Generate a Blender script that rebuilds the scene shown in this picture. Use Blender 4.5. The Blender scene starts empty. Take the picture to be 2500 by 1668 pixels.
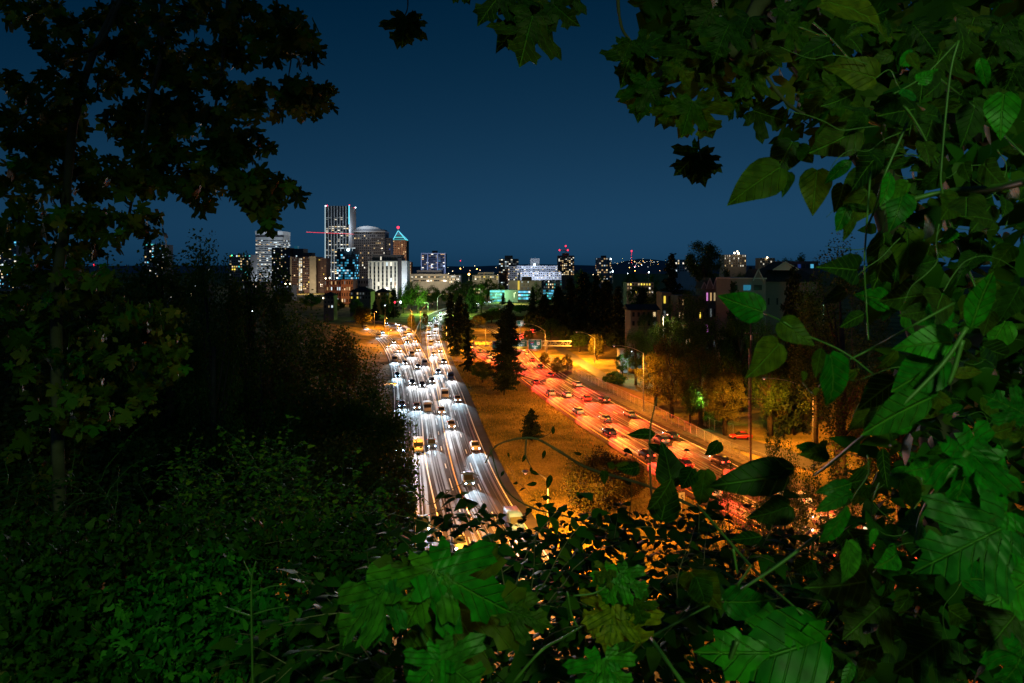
import bpy, math, random
import numpy as np
from mathutils import Vector, Matrix
from mathutils.geometry import tessellate_polygon

sc = bpy.context.scene
COL = sc.collection
rnd = random.Random(7)
rng = np.random.default_rng(7)
PI = math.pi
R = math.radians

# ------------------------------------------------------------------ camera
F, CX, HY, EYE = 1700.0, 1250.0, 655.0, 36.0      # focal length (in photo pixels), centre column, horizon row, eye height above the road (m)
cam = bpy.data.cameras.new('camera')
camo = bpy.data.objects.new('camera', cam)
COL.objects.link(camo)
camo.location = (0, 0, EYE)
camo.rotation_euler = (PI / 2, 0, 0)
cam.sensor_width = 36
cam.lens = F / 2500 * 36
cam.shift_y = -(834 - HY) / 2500
cam.clip_start = 0.05
cam.clip_end = 20000
cam.dof.use_dof = True
cam.dof.focus_distance = 260
cam.dof.aperture_fstop = 11
sc.camera = camo

# ------------------------------------------------------------------ sky, moon, exposure
w = bpy.data.worlds.new('World')
sc.world = w
w.use_nodes = True
wn, wl = w.node_tree.nodes, w.node_tree.links
bg = wn['Background']
sky = wn.new('ShaderNodeTexSky')
sky.sky_type = 'NISHITA'
sky.sun_disc = False
sky.sun_elevation = R(38)
sky.sun_rotation = R(200)
sky.air_density = 1.6
sky.dust_density = 0.3
sky.ozone_density = 4.0
bw = wn.new('ShaderNodeRGBToBW')
wl.new(sky.outputs[0], bw.inputs[0])
mr = wn.new('ShaderNodeMapRange')
mr.inputs[1].default_value = 3.0
mr.inputs[2].default_value = 8.0
wl.new(bw.outputs[0], mr.inputs[0])
night = wn.new('ShaderNodeValToRGB')
night.color_ramp.elements[0].color = (0.0, 0.013, 0.036, 1)
night.color_ramp.elements[1].color = (0.011, 0.052, 0.112, 1)
wl.new(mr.outputs[0], night.inputs[0])
wl.new(night.outputs[0], bg.inputs[0])
bg.inputs[1].default_value = 1.0
moon = bpy.data.lights.new('moonlight', 'SUN')
moon.energy = 0.02
moon.angle = R(0.5)
moon.color = (0.8, 0.9, 1.0)
moono = bpy.data.objects.new('moonlight', moon)
COL.objects.link(moono)
moono.rotation_euler = (R(52), 0, R(-20))
sc.view_settings.view_transform = 'Standard'
sc.view_settings.look = 'None'
sc.view_settings.gamma = 1
sc.view_settings.exposure = 0
sc.cycles.use_denoising = True
sc.cycles.max_bounces = 4
sc.cycles.diffuse_bounces = 1
sc.cycles.glossy_bounces = 2
sc.cycles.transmission_bounces = 3
sc.cycles.transparent_max_bounces = 6
sc.cycles.sample_clamp_indirect = 4
sc.cycles.sample_clamp_direct = 30
sc.cycles.caustics_reflective = False
sc.cycles.caustics_refractive = False

# ------------------------------------------------------------------ placing helpers
def at(px, py, Y):
    return Vector(((px - CX) / F * Y, Y, EYE - (py - HY) / F * Y))

def gnd(px, py, z=0.0):
    Y = F * (EYE - z) / (py - HY)
    return Vector(((px - CX) / F * Y, Y, z))

def sstep(a, b, x):
    t = min(1.0, max(0.0, (x - a) / (b - a)))
    return t * t * (3 - 2 * t)

def hill_z(x, y):
    if y < 0.3:
        q = -x * 1.0
    else:
        q = -x / y
    s = sstep(0.02, 0.3, q) * sstep(1.6, 0.9, q)
    base = 34.3 if y < 1.2 else 34.3 - 0.60 * (y - 1.2)
    shelf = 34.3 - 0.03 * y if y < 3.6 else 34.19 - 0.50 * (y - 3.6)
    return base * (1 - s) + shelf * s

def gz(x, y):
    z = hill_z(x, y)
    if y < 470:
        xl = -9 - 0.19 * y
        f = sstep(470, 330, y)
        z = max(z, min(15.0, max(0.0, (xl - x) * 0.42)) * f)
        xr = 62 - 0.13 * y
        z = max(z, min(15.0, max(0.0, (x - xr - 20) * 0.34)) * f)
    return max(z, -0.12) if z > 0.02 else -0.12

# ------------------------------------------------------------------ object helpers
def tag(o, label=None, cat=None, group=None, kind=None):
    if label: o['label'] = label
    if cat: o['category'] = cat
    if group: o['group'] = group
    if kind: o['kind'] = kind
    return o

def empty(name, loc=(0, 0, 0), rz=0.0):
    o = bpy.data.objects.new(name, None)
    o.empty_display_size = 0.2
    COL.objects.link(o)
    o.location = loc
    o.rotation_euler = (0, 0, rz)
    return o

def link(name, me, parent=None, M=None):
    o = bpy.data.objects.new(name, me)
    COL.objects.link(o)
    if parent is not None:
        o.parent = parent
    if M is not None:
        o.matrix_basis = M
    return o

class MB:
    def __init__(s):
        s.v, s.f, s.m = [], [], []

    def add(s, vs, fs, mi=0):
        n = len(s.v)
        s.v += [tuple(p) for p in vs]
        s.f += [tuple(i + n for i in f) for f in fs]
        s.m += [mi] * len(fs)

    def box(s, a, b, mi=0):
        x0, y0, z0 = a
        x1, y1, z1 = b
        s.add([(x0, y0, z0), (x1, y0, z0), (x1, y1, z0), (x0, y1, z0), (x0, y0, z1), (x1, y0, z1), (x1, y1, z1), (x0, y1, z1)],
              [(0, 3, 2, 1), (4, 5, 6, 7), (0, 1, 5, 4), (1, 2, 6, 5), (2, 3, 7, 6), (3, 0, 4, 7)], mi)

    def bar(s, p, q, wd, hg=None, mi=0):
        p, q = Vector(p), Vector(q)
        d = (q - p).normalized()
        u = d.cross(Vector((0, 0, 1)))
        if u.length < 1e-3: u = Vector((1, 0, 0))
        u.normalize()
        v = u.cross(d)
        hg = hg or wd
        u *= wd / 2
        v *= hg / 2
        s.add([p - u - v, p + u - v, p + u + v, p - u + v, q - u - v, q + u - v, q + u + v, q - u + v],
              [(0, 1, 2, 3), (4, 7, 6, 5), (0, 4, 5, 1), (1, 5, 6, 2), (2, 6, 7, 3), (3, 7, 4, 0)], mi)

    def tube(s, pts, r, n=6, mi=0, caps=True):
        pts = [Vector(p) for p in pts]
        k = len(pts)
        rs = r if isinstance(r, (list, tuple)) else [r] * k
        base = len(s.v)
        up = Vector((0.13, 0.37, 1)).normalized()
        for i, p in enumerate(pts):
            d = (pts[min(i + 1, k - 1)] - pts[max(i - 1, 0)])
            if d.length < 1e-9: d = Vector((0, 0, 1))
            d.normalize()
            u = d.cross(up)
            if u.length < 0.05: u = d.cross(Vector((1, 0, 0)))
            u.normalize()
            v = d.cross(u)
            for j in range(n):
                a = 2 * PI * j / n
                s.v.append(tuple(p + (u * math.cos(a) + v * math.sin(a)) * rs[i]))
        for i in range(k - 1):
            for j in range(n):
                a, b = base + i * n + j, base + i * n + (j + 1) % n
                s.f.append((a, b, b + n, a + n))
                s.m.append(mi)
        if caps:
            s.f.append(tuple(base + j for j in reversed(range(n))))
            s.f.append(tuple(base + (k - 1) * n + j for j in range(n)))
            s.m += [mi, mi]

    def mesh(s, name, mats, smooth=False):
        me = bpy.data.meshes.new(name)
        me.from_pydata(s.v, [], s.f)
        if not isinstance(mats, (list, tuple)): mats = [mats]
        for m in mats: me.materials.append(m)
        if len(mats) > 1: me.polygons.foreach_set('material_index', s.m)
        if smooth: me.polygons.foreach_set('use_smooth', [True] * len(s.f))
        me.update()
        return me

    def build(s, name, mats, parent=None, smooth=False, M=None):
        return link(name, s.mesh(name, mats, smooth), parent, M)

def np_mesh(name, V, tri, mat, midx=None):
    me = bpy.data.meshes.new(name)
    nv, nt = len(V), len(tri)
    me.vertices.add(nv)
    me.vertices.foreach_set('co', np.ascontiguousarray(V, dtype=np.float32).ravel())
    me.loops.add(nt * 3)
    me.loops.foreach_set('vertex_index', np.ascontiguousarray(tri, dtype=np.int32).ravel())
    me.polygons.add(nt)
    me.polygons.foreach_set('loop_start', np.arange(0, nt * 3, 3, dtype=np.int32))
    for m in (mat if isinstance(mat, (list, tuple)) else [mat]): me.materials.append(m)
    me.update(calc_edges=True)
    return me

def copy_tree(o, parent=None):
    c = o.copy()
    COL.objects.link(c)
    c.parent = parent
    for ch in list(o.children):
        copy_tree(ch, c)
    return c

# ------------------------------------------------------------------ materials
def newmat(name):
    m = bpy.data.materials.new(name)
    m.use_nodes = True
    n = m.node_tree.nodes
    return m, n, m.node_tree.links, n['Principled BSDF']

def pmat(name, col, rough=0.7, spec=0.3, metal=0.0, var=0.25, scale=1.5, bump=0.0):
    m, n, l, b = newmat(name)
    b.inputs['Roughness'].default_value = rough
    b.inputs['Specular IOR Level'].default_value = spec
    b.inputs['Metallic'].default_value = metal
    tc = n.new('ShaderNodeTexCoord')
    no = n.new('ShaderNodeTexNoise')
    no.inputs['Scale'].default_value = scale
    no.inputs['Detail'].default_value = 6
    l.new(tc.outputs['Object'], no.inputs['Vector'])
    r = n.new('ShaderNodeValToRGB')
    c = Vector(col)
    r.color_ramp.elements[0].position = 0.3
    r.color_ramp.elements[1].position = 0.7
    r.color_ramp.elements[0].color = (*(c * (1 - var)), 1)
    r.color_ramp.elements[1].color = (*(c * (1 + var)), 1)
    l.new(no.outputs[0], r.inputs[0])
    l.new(r.outputs[0], b.inputs['Base Color'])
    if bump:
        bp = n.new('ShaderNodeBump')
        bp.inputs['Strength'].default_value = bump
        l.new(no.outputs[0], bp.inputs['Height'])
        l.new(bp.outputs[0], b.inputs['Normal'])
    return m

def emat(name, col, s, sample=False, base=(0.05, 0.05, 0.05)):
    m, n, l, b = newmat(name)
    b.inputs['Base Color'].default_value = (*base, 1)
    b.inputs['Emission Color'].default_value = (*col, 1)
    b.inputs['Emission Strength'].default_value = s
    m.cycles.emission_sampling = 'AUTO' if sample else 'NONE'
    if name.startswith('window'):      # every room is lit a little differently
        oi = n.new('ShaderNodeObjectInfo'); ge = n.new('ShaderNodeNewGeometry')
        ad = n.new('ShaderNodeMath'); ad.operation = 'ADD'; fr = n.new('ShaderNodeMath'); fr.operation = 'FRACT'
        l.new(oi.outputs['Random'], ad.inputs[0]); l.new(ge.outputs['Random Per Island'], ad.inputs[1]); l.new(ad.outputs[0], fr.inputs[0])
        mr_ = n.new('ShaderNodeMapRange'); mr_.inputs[3].default_value = s * .25; mr_.inputs[4].default_value = s * 1.7
        l.new(fr.outputs[0], mr_.inputs[0]); l.new(mr_.outputs[0], b.inputs['Emission Strength'])
    return m

def leafmat(name, cols, trans=0.35, island=True, rough=0.5, veins=False, spec=0.08):
    m, n, l, b = newmat(name)
    out = n['Material Output']
    if island:
        src = n.new('ShaderNodeNewGeometry').outputs['Random Per Island']
    else:
        src = n.new('ShaderNodeObjectInfo').outputs['Random']
    r = n.new('ShaderNodeValToRGB')
    el = r.color_ramp.elements
    while len(el) < len(cols): el.new(0.5)
    for i, c in enumerate(cols):
        el[i].position = i / max(1, len(cols) - 1)
        el[i].color = (*c, 1)
    l.new(src, r.inputs[0])
    col = r.outputs[0]
    if veins:
        tc = n.new('ShaderNodeTexCoord')
        sx = n.new('ShaderNodeSeparateXYZ')
        l.new(tc.outputs['Object'], sx.inputs[0])
        ab = n.new('ShaderNodeMath'); ab.operation = 'ABSOLUTE'
        l.new(sx.outputs[0], ab.inputs[0])
        rib = n.new('ShaderNodeMapRange')
        rib.inputs[1].default_value = 0.006; rib.inputs[2].default_value = 0.022
        rib.inputs[3].default_value = 1.0; rib.inputs[4].default_value = 0.0
        l.new(ab.outputs[0], rib.inputs[0])
        k = n.new('ShaderNodeMath'); k.operation = 'MULTIPLY_ADD'
        l.new(ab.outputs[0], k.inputs[0]); k.inputs[1].default_value = -0.9
        l.new(sx.outputs[1], k.inputs[2])
        fr = n.new('ShaderNodeMath'); fr.operation = 'MULTIPLY'
        l.new(k.outputs[0], fr.inputs[0]); fr.inputs[1].default_value = 6.5
        pp = n.new('ShaderNodeMath'); pp.operation = 'PINGPONG'
        l.new(fr.outputs[0], pp.inputs[0]); pp.inputs[1].default_value = 0.5
        lat = n.new('ShaderNodeMapRange')
        lat.inputs[1].default_value = 0.02; lat.inputs[2].default_value = 0.10
        lat.inputs[3].default_value = 0.7; lat.inputs[4].default_value = 0.0
        l.new(pp.outputs[0], lat.inputs[0])
        mx = n.new('ShaderNodeMath'); mx.operation = 'MAXIMUM'
        l.new(rib.outputs[0], mx.inputs[0]); l.new(lat.outputs[0], mx.inputs[1])
        no = n.new('ShaderNodeTexNoise'); no.inputs['Scale'].default_value = 5
        l.new(tc.outputs['Object'], no.inputs['Vector'])
        nr = n.new('ShaderNodeMapRange')
        nr.inputs[1].default_value = 0.3; nr.inputs[2].default_value = 0.7
        nr.inputs[3].default_value = 0.45; nr.inputs[4].default_value = 1.35
        l.new(no.outputs[0], nr.inputs[0])
        hv = n.new('ShaderNodeMix'); hv.data_type = 'RGBA'; hv.blend_type = 'MULTIPLY'
        hv.inputs[0].default_value = 1
        l.new(col, hv.inputs[6]); l.new(nr.outputs[0], hv.inputs[7])
        vm = n.new('ShaderNodeMix'); vm.data_type = 'RGBA'
        vf = n.new('ShaderNodeMath'); vf.operation = 'MULTIPLY'
        l.new(mx.outputs[0], vf.inputs[0]); vf.inputs[1].default_value = 0.55
        l.new(vf.outputs[0], vm.inputs[0]); l.new(hv.outputs[2], vm.inputs[6])
        vm.inputs[7].default_value = (0.07, 0.19, 0.025, 1)
        col = vm.outputs[2]
        oi = n.new('ShaderNodeObjectInfo')
        sh_ = n.new('ShaderNodeVectorMath'); sh_.operation = 'ADD'
        l.new(tc.outputs['Object'], sh_.inputs[0]); l.new(oi.outputs['Location'], sh_.inputs[1])
        sp = n.new('ShaderNodeTexNoise'); sp.inputs['Scale'].default_value = 7; sp.inputs['Detail'].default_value = 7; sp.inputs['Roughness'].default_value = .7
        l.new(sh_.outputs[0], sp.inputs['Vector'])
        sr = n.new('ShaderNodeMapRange'); sr.inputs[1].default_value = .60; sr.inputs[2].default_value = .72; sr.inputs[3].default_value = 0; sr.inputs[4].default_value = .75
        l.new(sp.outputs[0], sr.inputs[0])
        bl = n.new('ShaderNodeMix'); bl.data_type = 'RGBA'
        l.new(sr.outputs[0], bl.inputs[0]); l.new(col, bl.inputs[6]); bl.inputs[7].default_value = (0.035, 0.028, 0.008, 1)
        col = bl.outputs[2]
        bp = n.new('ShaderNodeBump'); bp.inputs['Strength'].default_value = 0.8; bp.inputs['Distance'].default_value = 0.012
        bp.invert = True
        l.new(mx.outputs[0], bp.inputs['Height'])
        l.new(bp.outputs[0], b.inputs['Normal'])
    l.new(col, b.inputs['Base Color'])
    b.inputs['Roughness'].default_value = rough
    b.inputs['Specular IOR Level'].default_value = spec
    t = n.new('ShaderNodeBsdfTranslucent')
    tcol = n.new('ShaderNodeMix'); tcol.data_type = 'RGBA'; tcol.blend_type = 'MULTIPLY'
    tcol.inputs[0].default_value = 1
    l.new(col, tcol.inputs[6]); tcol.inputs[7].default_value = (1.6, 1.3, 0.3, 1)
    l.new(tcol.outputs[2], t.inputs[0])
    ms = n.new('ShaderNodeMixShader')
    ms.inputs[0].default_value = trans
    l.new(b.outputs[0], ms.inputs[1]); l.new(t.outputs[0], ms.inputs[2])
    l.new(ms.outputs[0], out.inputs['Surface'])
    return m

M = {}
M['asphalt'] = pmat('asphalt', (0.030, 0.026, 0.024), 0.85, 0.08, var=0.35, scale=0.35)
def streak_material():  # smoother asphalt made up to catch lamps as streaks
    m, n, l, b = newmat('streak_gloss_asphalt')
    tc = n.new('ShaderNodeTexCoord'); no = n.new('ShaderNodeTexNoise'); no.inputs['Scale'].default_value = 0.25; no.inputs['Detail'].default_value = 5
    l.new(tc.outputs['Object'], no.inputs['Vector'])
    r = n.new('ShaderNodeMapRange'); r.inputs[1].default_value = .3; r.inputs[2].default_value = .7; r.inputs[3].default_value = .27; r.inputs[4].default_value = .40
    l.new(no.outputs[0], r.inputs[0]); l.new(r.outputs[0], b.inputs['Roughness'])
    b.inputs['Base Color'].default_value = (0.075, 0.07, 0.066, 1); b.inputs['Specular IOR Level'].default_value = 0.75
    return m
M['track'] = streak_material()
M['asphalt_old'] = pmat('asphalt_old', (0.075, 0.068, 0.062), 0.6, 0.4, var=0.3, scale=0.4)
M['concrete'] = pmat('concrete', (0.33, 0.31, 0.28), 0.85, 0.2, var=0.2, scale=0.8)
M['white_line'] = pmat('white_line', (0.75, 0.75, 0.72), 0.6, 0.3, var=0.12, scale=2)
M['yellow_line'] = pmat('yellow_line', (0.75, 0.48, 0.05), 0.6, 0.3, var=0.12, scale=2)
M['steel'] = pmat('steel', (0.42, 0.41, 0.40), 0.45, 0.5, 0.6, var=0.1, scale=3)
M['wood'] = pmat('wood', (0.14, 0.10, 0.07), 0.85, 0.2, var=0.3, scale=4)
M['plank'] = pmat('plank', (0.28, 0.17, 0.09), 0.85, 0.2, var=0.3, scale=3)
M['bark'] = pmat('bark', (0.07, 0.055, 0.04), 0.9, 0.15, var=0.4, scale=6, bump=0.6)
M['bark_moss'] = pmat('bark_moss', (0.07, 0.08, 0.035), 0.9, 0.15, var=0.4, scale=9, bump=0.8)
M['stem_green'] = pmat('stem_green', (0.035, 0.075, 0.012), 0.5, 0.4, var=0.3, scale=12)
M['stem_brown'] = pmat('stem_brown', (0.09, 0.065, 0.04), 0.7, 0.3, var=0.4, scale=12)
M['dark_metal'] = pmat('dark_metal', (0.05, 0.05, 0.055), 0.5, 0.4, 0.3, var=0.1)
M['rubber'] = pmat('rubber', (0.02, 0.02, 0.02), 0.85, 0.2, var=0.2, scale=5)
M['glass'] = pmat('glass', (0.02, 0.025, 0.03), 0.08, 0.6, var=0.05)
M['sign_green'] = pmat('sign_green', (0.005, 0.13, 0.11), 0.45, 0.4, var=0.06, scale=1)
M['sign_yellow'] = pmat('sign_yellow', (0.75, 0.50, 0.03), 0.5, 0.4, var=0.06)
M['sign_white'] = pmat('sign_white', (0.8, 0.8, 0.78), 0.5, 0.4, var=0.05)
M['sign_blue'] = pmat('sign_blue', (0.03, 0.06, 0.35), 0.5, 0.4, var=0.05)
M['sign_red'] = pmat('sign_red', (0.55, 0.03, 0.04), 0.5, 0.4, var=0.05)
M['sign_black'] = pmat('sign_black', (0.01, 0.01, 0.01), 0.5, 0.4, var=0.05)
M['roof_dark'] = pmat('roof_dark', (0.035, 0.033, 0.035), 0.9, 0.2, var=0.3, scale=1)
M['sodium'] = emat('sodium_lamp', (1.0, 0.45, 0.08), 25)
M['sodium_dim'] = emat('sodium_dim', (1.0, 0.42, 0.25), 1.3)
M['whitelamp'] = emat('white_lamp', (0.75, 0.95, 1.0), 9)
M['warmlamp'] = emat('warm_lamp', (1.0, 0.78, 0.45), 9)
M['redlamp'] = emat('red_lamp', (1.0, 0.02, 0.05), 5)
M['greenlamp'] = emat('green_lamp', (0.05, 1.0, 0.35), 5)
M['cyanlight'] = emat('cyan_light', (0.15, 0.8, 1.0), 1.3)
M['headlight'] = emat('headlight_lens', (0.88, 0.95, 1.0), 40)
M['headlight_blue'] = emat('headlight_lens_cool', (0.45, 0.75, 1.0), 40)
M['taillight'] = emat('taillight_lens', (1.0, 0.03, 0.01), 14)
M['turnlight'] = emat('turn_signal_lens', (1.0, 0.5, 0.02), 12)
# ------------------------------------------------------------------ ground
def ground_material():
    m, n, l, b = newmat('dry_grass_ground')
    tc = n.new('ShaderNodeTexCoord')
    n1 = n.new('ShaderNodeTexNoise'); n1.inputs['Scale'].default_value = 0.11; n1.inputs['Detail'].default_value = 8
    n2 = n.new('ShaderNodeTexNoise'); n2.inputs['Scale'].default_value = 1.6; n2.inputs['Detail'].default_value = 10; n2.inputs['Roughness'].default_value = 0.75
    l.new(tc.outputs['Object'], n1.inputs['Vector']); l.new(tc.outputs['Object'], n2.inputs['Vector'])
    r1 = n.new('ShaderNodeValToRGB'); r2 = n.new('ShaderNodeValToRGB')
    r1.color_ramp.elements[0].position = .38; r1.color_ramp.elements[1].position = .62
    r1.color_ramp.elements[0].color = (0.12, 0.11, 0.025, 1); r1.color_ramp.elements[1].color = (0.38, 0.27, 0.08, 1)
    r2.color_ramp.elements[0].position = .35; r2.color_ramp.elements[1].position = .68
    r2.color_ramp.elements[0].color = (0.55, 0.55, 0.55, 1); r2.color_ramp.elements[1].color = (1.2, 1.2, 1.2, 1)
    l.new(n1.outputs[0], r1.inputs[0]); l.new(n2.outputs[0], r2.inputs[0])
    mx = n.new('ShaderNodeMix'); mx.data_type = 'RGBA'; mx.blend_type = 'MULTIPLY'; mx.inputs[0].default_value = 1
    l.new(r1.outputs[0], mx.inputs[6]); l.new(r2.outputs[0], mx.inputs[7])
    l.new(mx.outputs[2], b.inputs['Base Color'])
    b.inputs['Roughness'].default_value = 0.95; b.inputs['Specular IOR Level'].default_value = 0.1
    bp = n.new('ShaderNodeBump'); bp.inputs['Strength'].default_value = 0.7; bp.inputs['Distance'].default_value = 0.3
    l.new(n2.outputs[0], bp.inputs['Height']); l.new(bp.outputs[0], b.inputs['Normal'])
    return m
M['ground'] = ground_material()
xs = sorted(set([-9000, -5000, -3000, -1800, -1100, -700, -450, -300] + list(range(-220, -20, 10)) + [round(-20 + i * 1.0, 2) for i in range(41)] + list(range(25, 230, 8)) + [300, 450, 700, 1100, 1800, 3000, 5000, 9000]))
ys = sorted(set([-300, -80, -20] + [round(-6 + i * 0.8, 2) for i in range(36)] + list(range(23, 110, 4)) + list(range(110, 480, 14)) + [520, 600, 800, 1100, 1600, 2500, 4500, 9000]))
g = MB()
for y in ys:
    for x in xs:
        g.v.append((x, y, gz(x, y) if y > -25 else 34.3))
nx = len(xs)
for j in range(len(ys) - 1):
    for i in range(nx - 1):
        a = j * nx + i
        g.f.append((a, a + 1, a + nx + 1, a + nx)); g.m.append(0)
gr = g.build('ground', M['ground'], smooth=True)
tag(gr, 'hillside and flat ground under the roads and the city', kind='structure')

# far hills along the horizon
M['hill'] = pmat('hazed_hill', (0.10, 0.16, 0.20), 0.95, 0.05, var=0.2, scale=0.004)  # distance haze is put into this blue-grey colour
def hills(name, pts, Y, depth, label):
    m = MB()
    n = len(pts)
    for px, py in pts:
        p = at(px, py, Y)
        m.v += [(p.x, Y - depth, -2), (p.x, Y - depth * 0.5, p.z * 0.62), (p.x, Y, p.z), (p.x * 1.2, Y + depth, -2)]
    for i in range(n - 1):
        for k in range(3):
            a = i * 4 + k
            m.f.append((a, a + 4, a + 5, a + 1)); m.m.append(0)
    return tag(m.build(name, M['hill'], smooth=True), label, kind='structure')
hills('hills', [(-1500, 652), (0, 650), (500, 648), (900, 650), (1020, 651), (1080, 650), (1150, 651), (1220, 648), (1300, 645), (1400, 647), (1500, 650), (1700, 648), (2300, 650), (3800, 655)], 6000, 900, 'long low dark hills on the horizon')
hills('hill', [(1400, 655), (1460, 648), (1500, 644), (1530, 637), (1560, 632), (1590, 633), (1620, 637), (1680, 644), (1760, 648), (1850, 655)], 5000, 500, 'dark wooded butte with scattered lights behind the round tower')

# ------------------------------------------------------------------ roads
def spline(pts, step=4.0):
    pts = [Vector((p.x, p.y, 0)) for p in pts]
    P = [pts[0] * 2 - pts[1]] + pts + [pts[-1] * 2 - pts[-2]]
    out = []
    for i in range(1, len(P) - 2):
        a, b, c, d = P[i - 1], P[i], P[i + 1], P[i + 2]
        k = max(2, int((c - b).length / step))
        for j in range(k):
            t = j / k
            out.append(0.5 * ((2 * b) + (c - a) * t + (2 * a - 5 * b + 4 * c - d) * t * t + (3 * b - a - 3 * c + d) * t ** 3))
    out.append(pts[-1])
    return out

def smooth_line(L, n=6):
    for _ in range(n):
        L = [L[0]] + [(L[i - 1] + L[i] * 2 + L[i + 1]) / 4 for i in range(1, len(L) - 1)] + [L[-1]]
    return L

def offs(L, d):
    out = []
    for i, p in enumerate(L):
        t = L[min(i + 1, len(L) - 1)] - L[max(i - 1, 0)]
        t.normalize()
        out.append(p + Vector((-t.y, t.x, 0)) * d)      # + = left of travel direction of the polyline
    return out

def ribbon(name, L, o0, o1, z, mat, parent=None, zf=None):
    a, b = offs(L, o0), offs(L, o1)
    m = MB()
    for p, q in zip(a, b):
        m.v += [(p.x, p.y, z), (q.x, q.y, z)]
    for i in range(len(L) - 1):
        k = 2 * i
        m.f.append((k, k + 1, k + 3, k + 2) if o1 < o0 else (k, k + 2, k + 3, k + 1)); m.m.append(0)
    return m.build(name, mat, parent)

def dashes(L, o, z, wd, on, off, mat, parent, start=0):
    # each painted dash is a piece of its own
    A = offs(L, o)
    acc, i = 0.0, 0
    seg = []
    for k in range(1, len(A)):
        d = (A[k] - A[k - 1]).length
        acc += d
        ph = (acc + start) % (on + off)
        if ph < on:
            seg.append((A[k - 1], A[k]))
        elif seg:
            emit_dash(seg, z, wd, mat, parent); seg = []
    if seg: emit_dash(seg, z, wd, mat, parent)

def emit_dash(seg, z, wd, mat, parent):
    p, q = seg[0][0], seg[-1][1]
    m = MB()
    d = (q - p).normalized()
    u = Vector((-d.y, d.x, 0)) * wd / 2
    m.add([(*(p + u).xy, z), (*(p - u).xy, z), (*(q - u).xy, z), (*(q + u).xy, z)], [(0, 1, 2, 3)])
    m.build('lane_dash', mat, parent)

def road(name, px, wl_, wr_, z, label, mat='asphalt', left=None, right=None, lanes=(), step=3.0, sm=8):
    L = smooth_line(spline([gnd(*p) for p in px], step), sm)
    r = ribbon(name, L, wl_, -wr_, z, M[mat])
    tag(r, label, kind='structure')
    if left: ribbon('edge_line', L, wl_ - left[1], wl_ - left[1] - 0.22, z + 0.012, M[left[0]], r)
    if right: ribbon('edge_line', L, -wr_ + right[1] + 0.22, -wr_ + right[1], z + 0.012, M[right[0]], r)
    for o in lanes: dashes(L, o, z + 0.012, 0.16, 4, 8, M['white_line'], r)
    return L, r

# polylines run away from the viewer
A_px = [(1012, 1420), (1006, 1380), (1003, 1270), (1002, 1180), (1000, 1100), (999, 1030), (996, 975), (988, 930), (978, 890), (964, 860), (947, 836), (925, 816), (903, 804), (870, 795), (820, 789)]
B_px = [(1180, 1420), (1165, 1380), (1130, 1270), (1100, 1180), (1078, 1100), (1066, 1030), (1055, 985), (1045, 943), (1030, 900), (1014, 862), (999, 828), (983, 805), (952, 793), (912, 788), (850, 784)]
C_px = [(1320, 1440), (1265, 1360), (1210, 1270), (1165, 1180), (1137, 1100), (1121, 1050), (1110, 1007), (1096, 955), (1081, 915), (1070, 879), (1060, 840), (1055, 806), (1064, 782), (1092, 762), (1140, 748), (1200, 738), (1270, 731), (1345, 725), (1440, 720)]
R_px = [(2280, 1430), (2100, 1340), (1950, 1270), (1806, 1200), (1710, 1150), (1625, 1100), (1545, 1056), (1470, 1012), (1390, 962), (1322, 917), (1287, 888)]
RR_px = [(1330, 922), (1298, 896), (1274, 870), (1259, 850), (1247, 836), (1234, 822), (1222, 812), (1205, 803), (1180, 796)]
RL_px = [(1330, 930), (1266, 908), (1205, 880), (1162, 855), (1130, 840), (1105, 829)]
RX_px = [(1252, 842), (1262, 828), (1284, 815), (1315, 806), (1350, 800)]
LA, roadA = road('road_ramp_outer', A_px, 4.2, 4.2, 0.00, 'outer left ramp of the freeway full of headlights', left=('white_line', 0.5), right=('white_line', 0.5), lanes=(0.0,))
LB, roadB = road('road_ramp_inner', B_px, 3.9, 3.9, 0.03, 'inner left ramp joining the freeway', left=('white_line', 0.4), right=('yellow_line', 0.4), lanes=(0.0,))
LC, roadC = road('road_carriageway_oncoming', C_px, 3.9, 5.6, 0.06, 'oncoming carriageway of the freeway curving in from the far right', left=('yellow_line', 0.4), right=('white_line', 2.0), lanes=(0.0,))
LR, roadR = road('road_carriageway_leaving', R_px, 9.2, 9.6, 0.00, 'outgoing carriageway with red tail lamps', left=('yellow_line', 1.3), right=('white_line', 1.6), lanes=(-3.8, -0.1, 3.7))
LRR, roadRR = road('road_fork_right', RR_px, 6.0, 6.0, 0.03, 'right fork of the outgoing carriageway under the signs', left=('yellow_line', 0.8), right=('white_line', 0.8), lanes=(0.0,))
LRL, roadRL = road('road_fork_left', RL_px, 4.6, 4.6, 0.05, 'left fork of the outgoing carriageway behind the conifers', left=('yellow_line', 0.7), right=('white_line', 0.7), lanes=(0.0,))
LRX, roadRX = road('road_exit_ramp', RX_px, 3.4, 3.4, 0.07, 'exit ramp turning off to the right', right=('white_line', 0.4))
LP, pth = road('path', [(1500, 945), (1470, 918), (1430, 893), (1400, 872), (1372, 855), (1355, 842), (1350, 832)], 2.4, 2.4, 0.02, 'pale walking path climbing beside the freeway fence', mat='asphalt_old')
LS, strt = road('street', [(2010, 1140), (1930, 1118), (1860, 1098), (1790, 1076), (1735, 1062), (1690, 1052)], 4.0, 4.0, 0.05, 'grey side street where the red car is parked', mat='asphalt_old')
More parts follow.
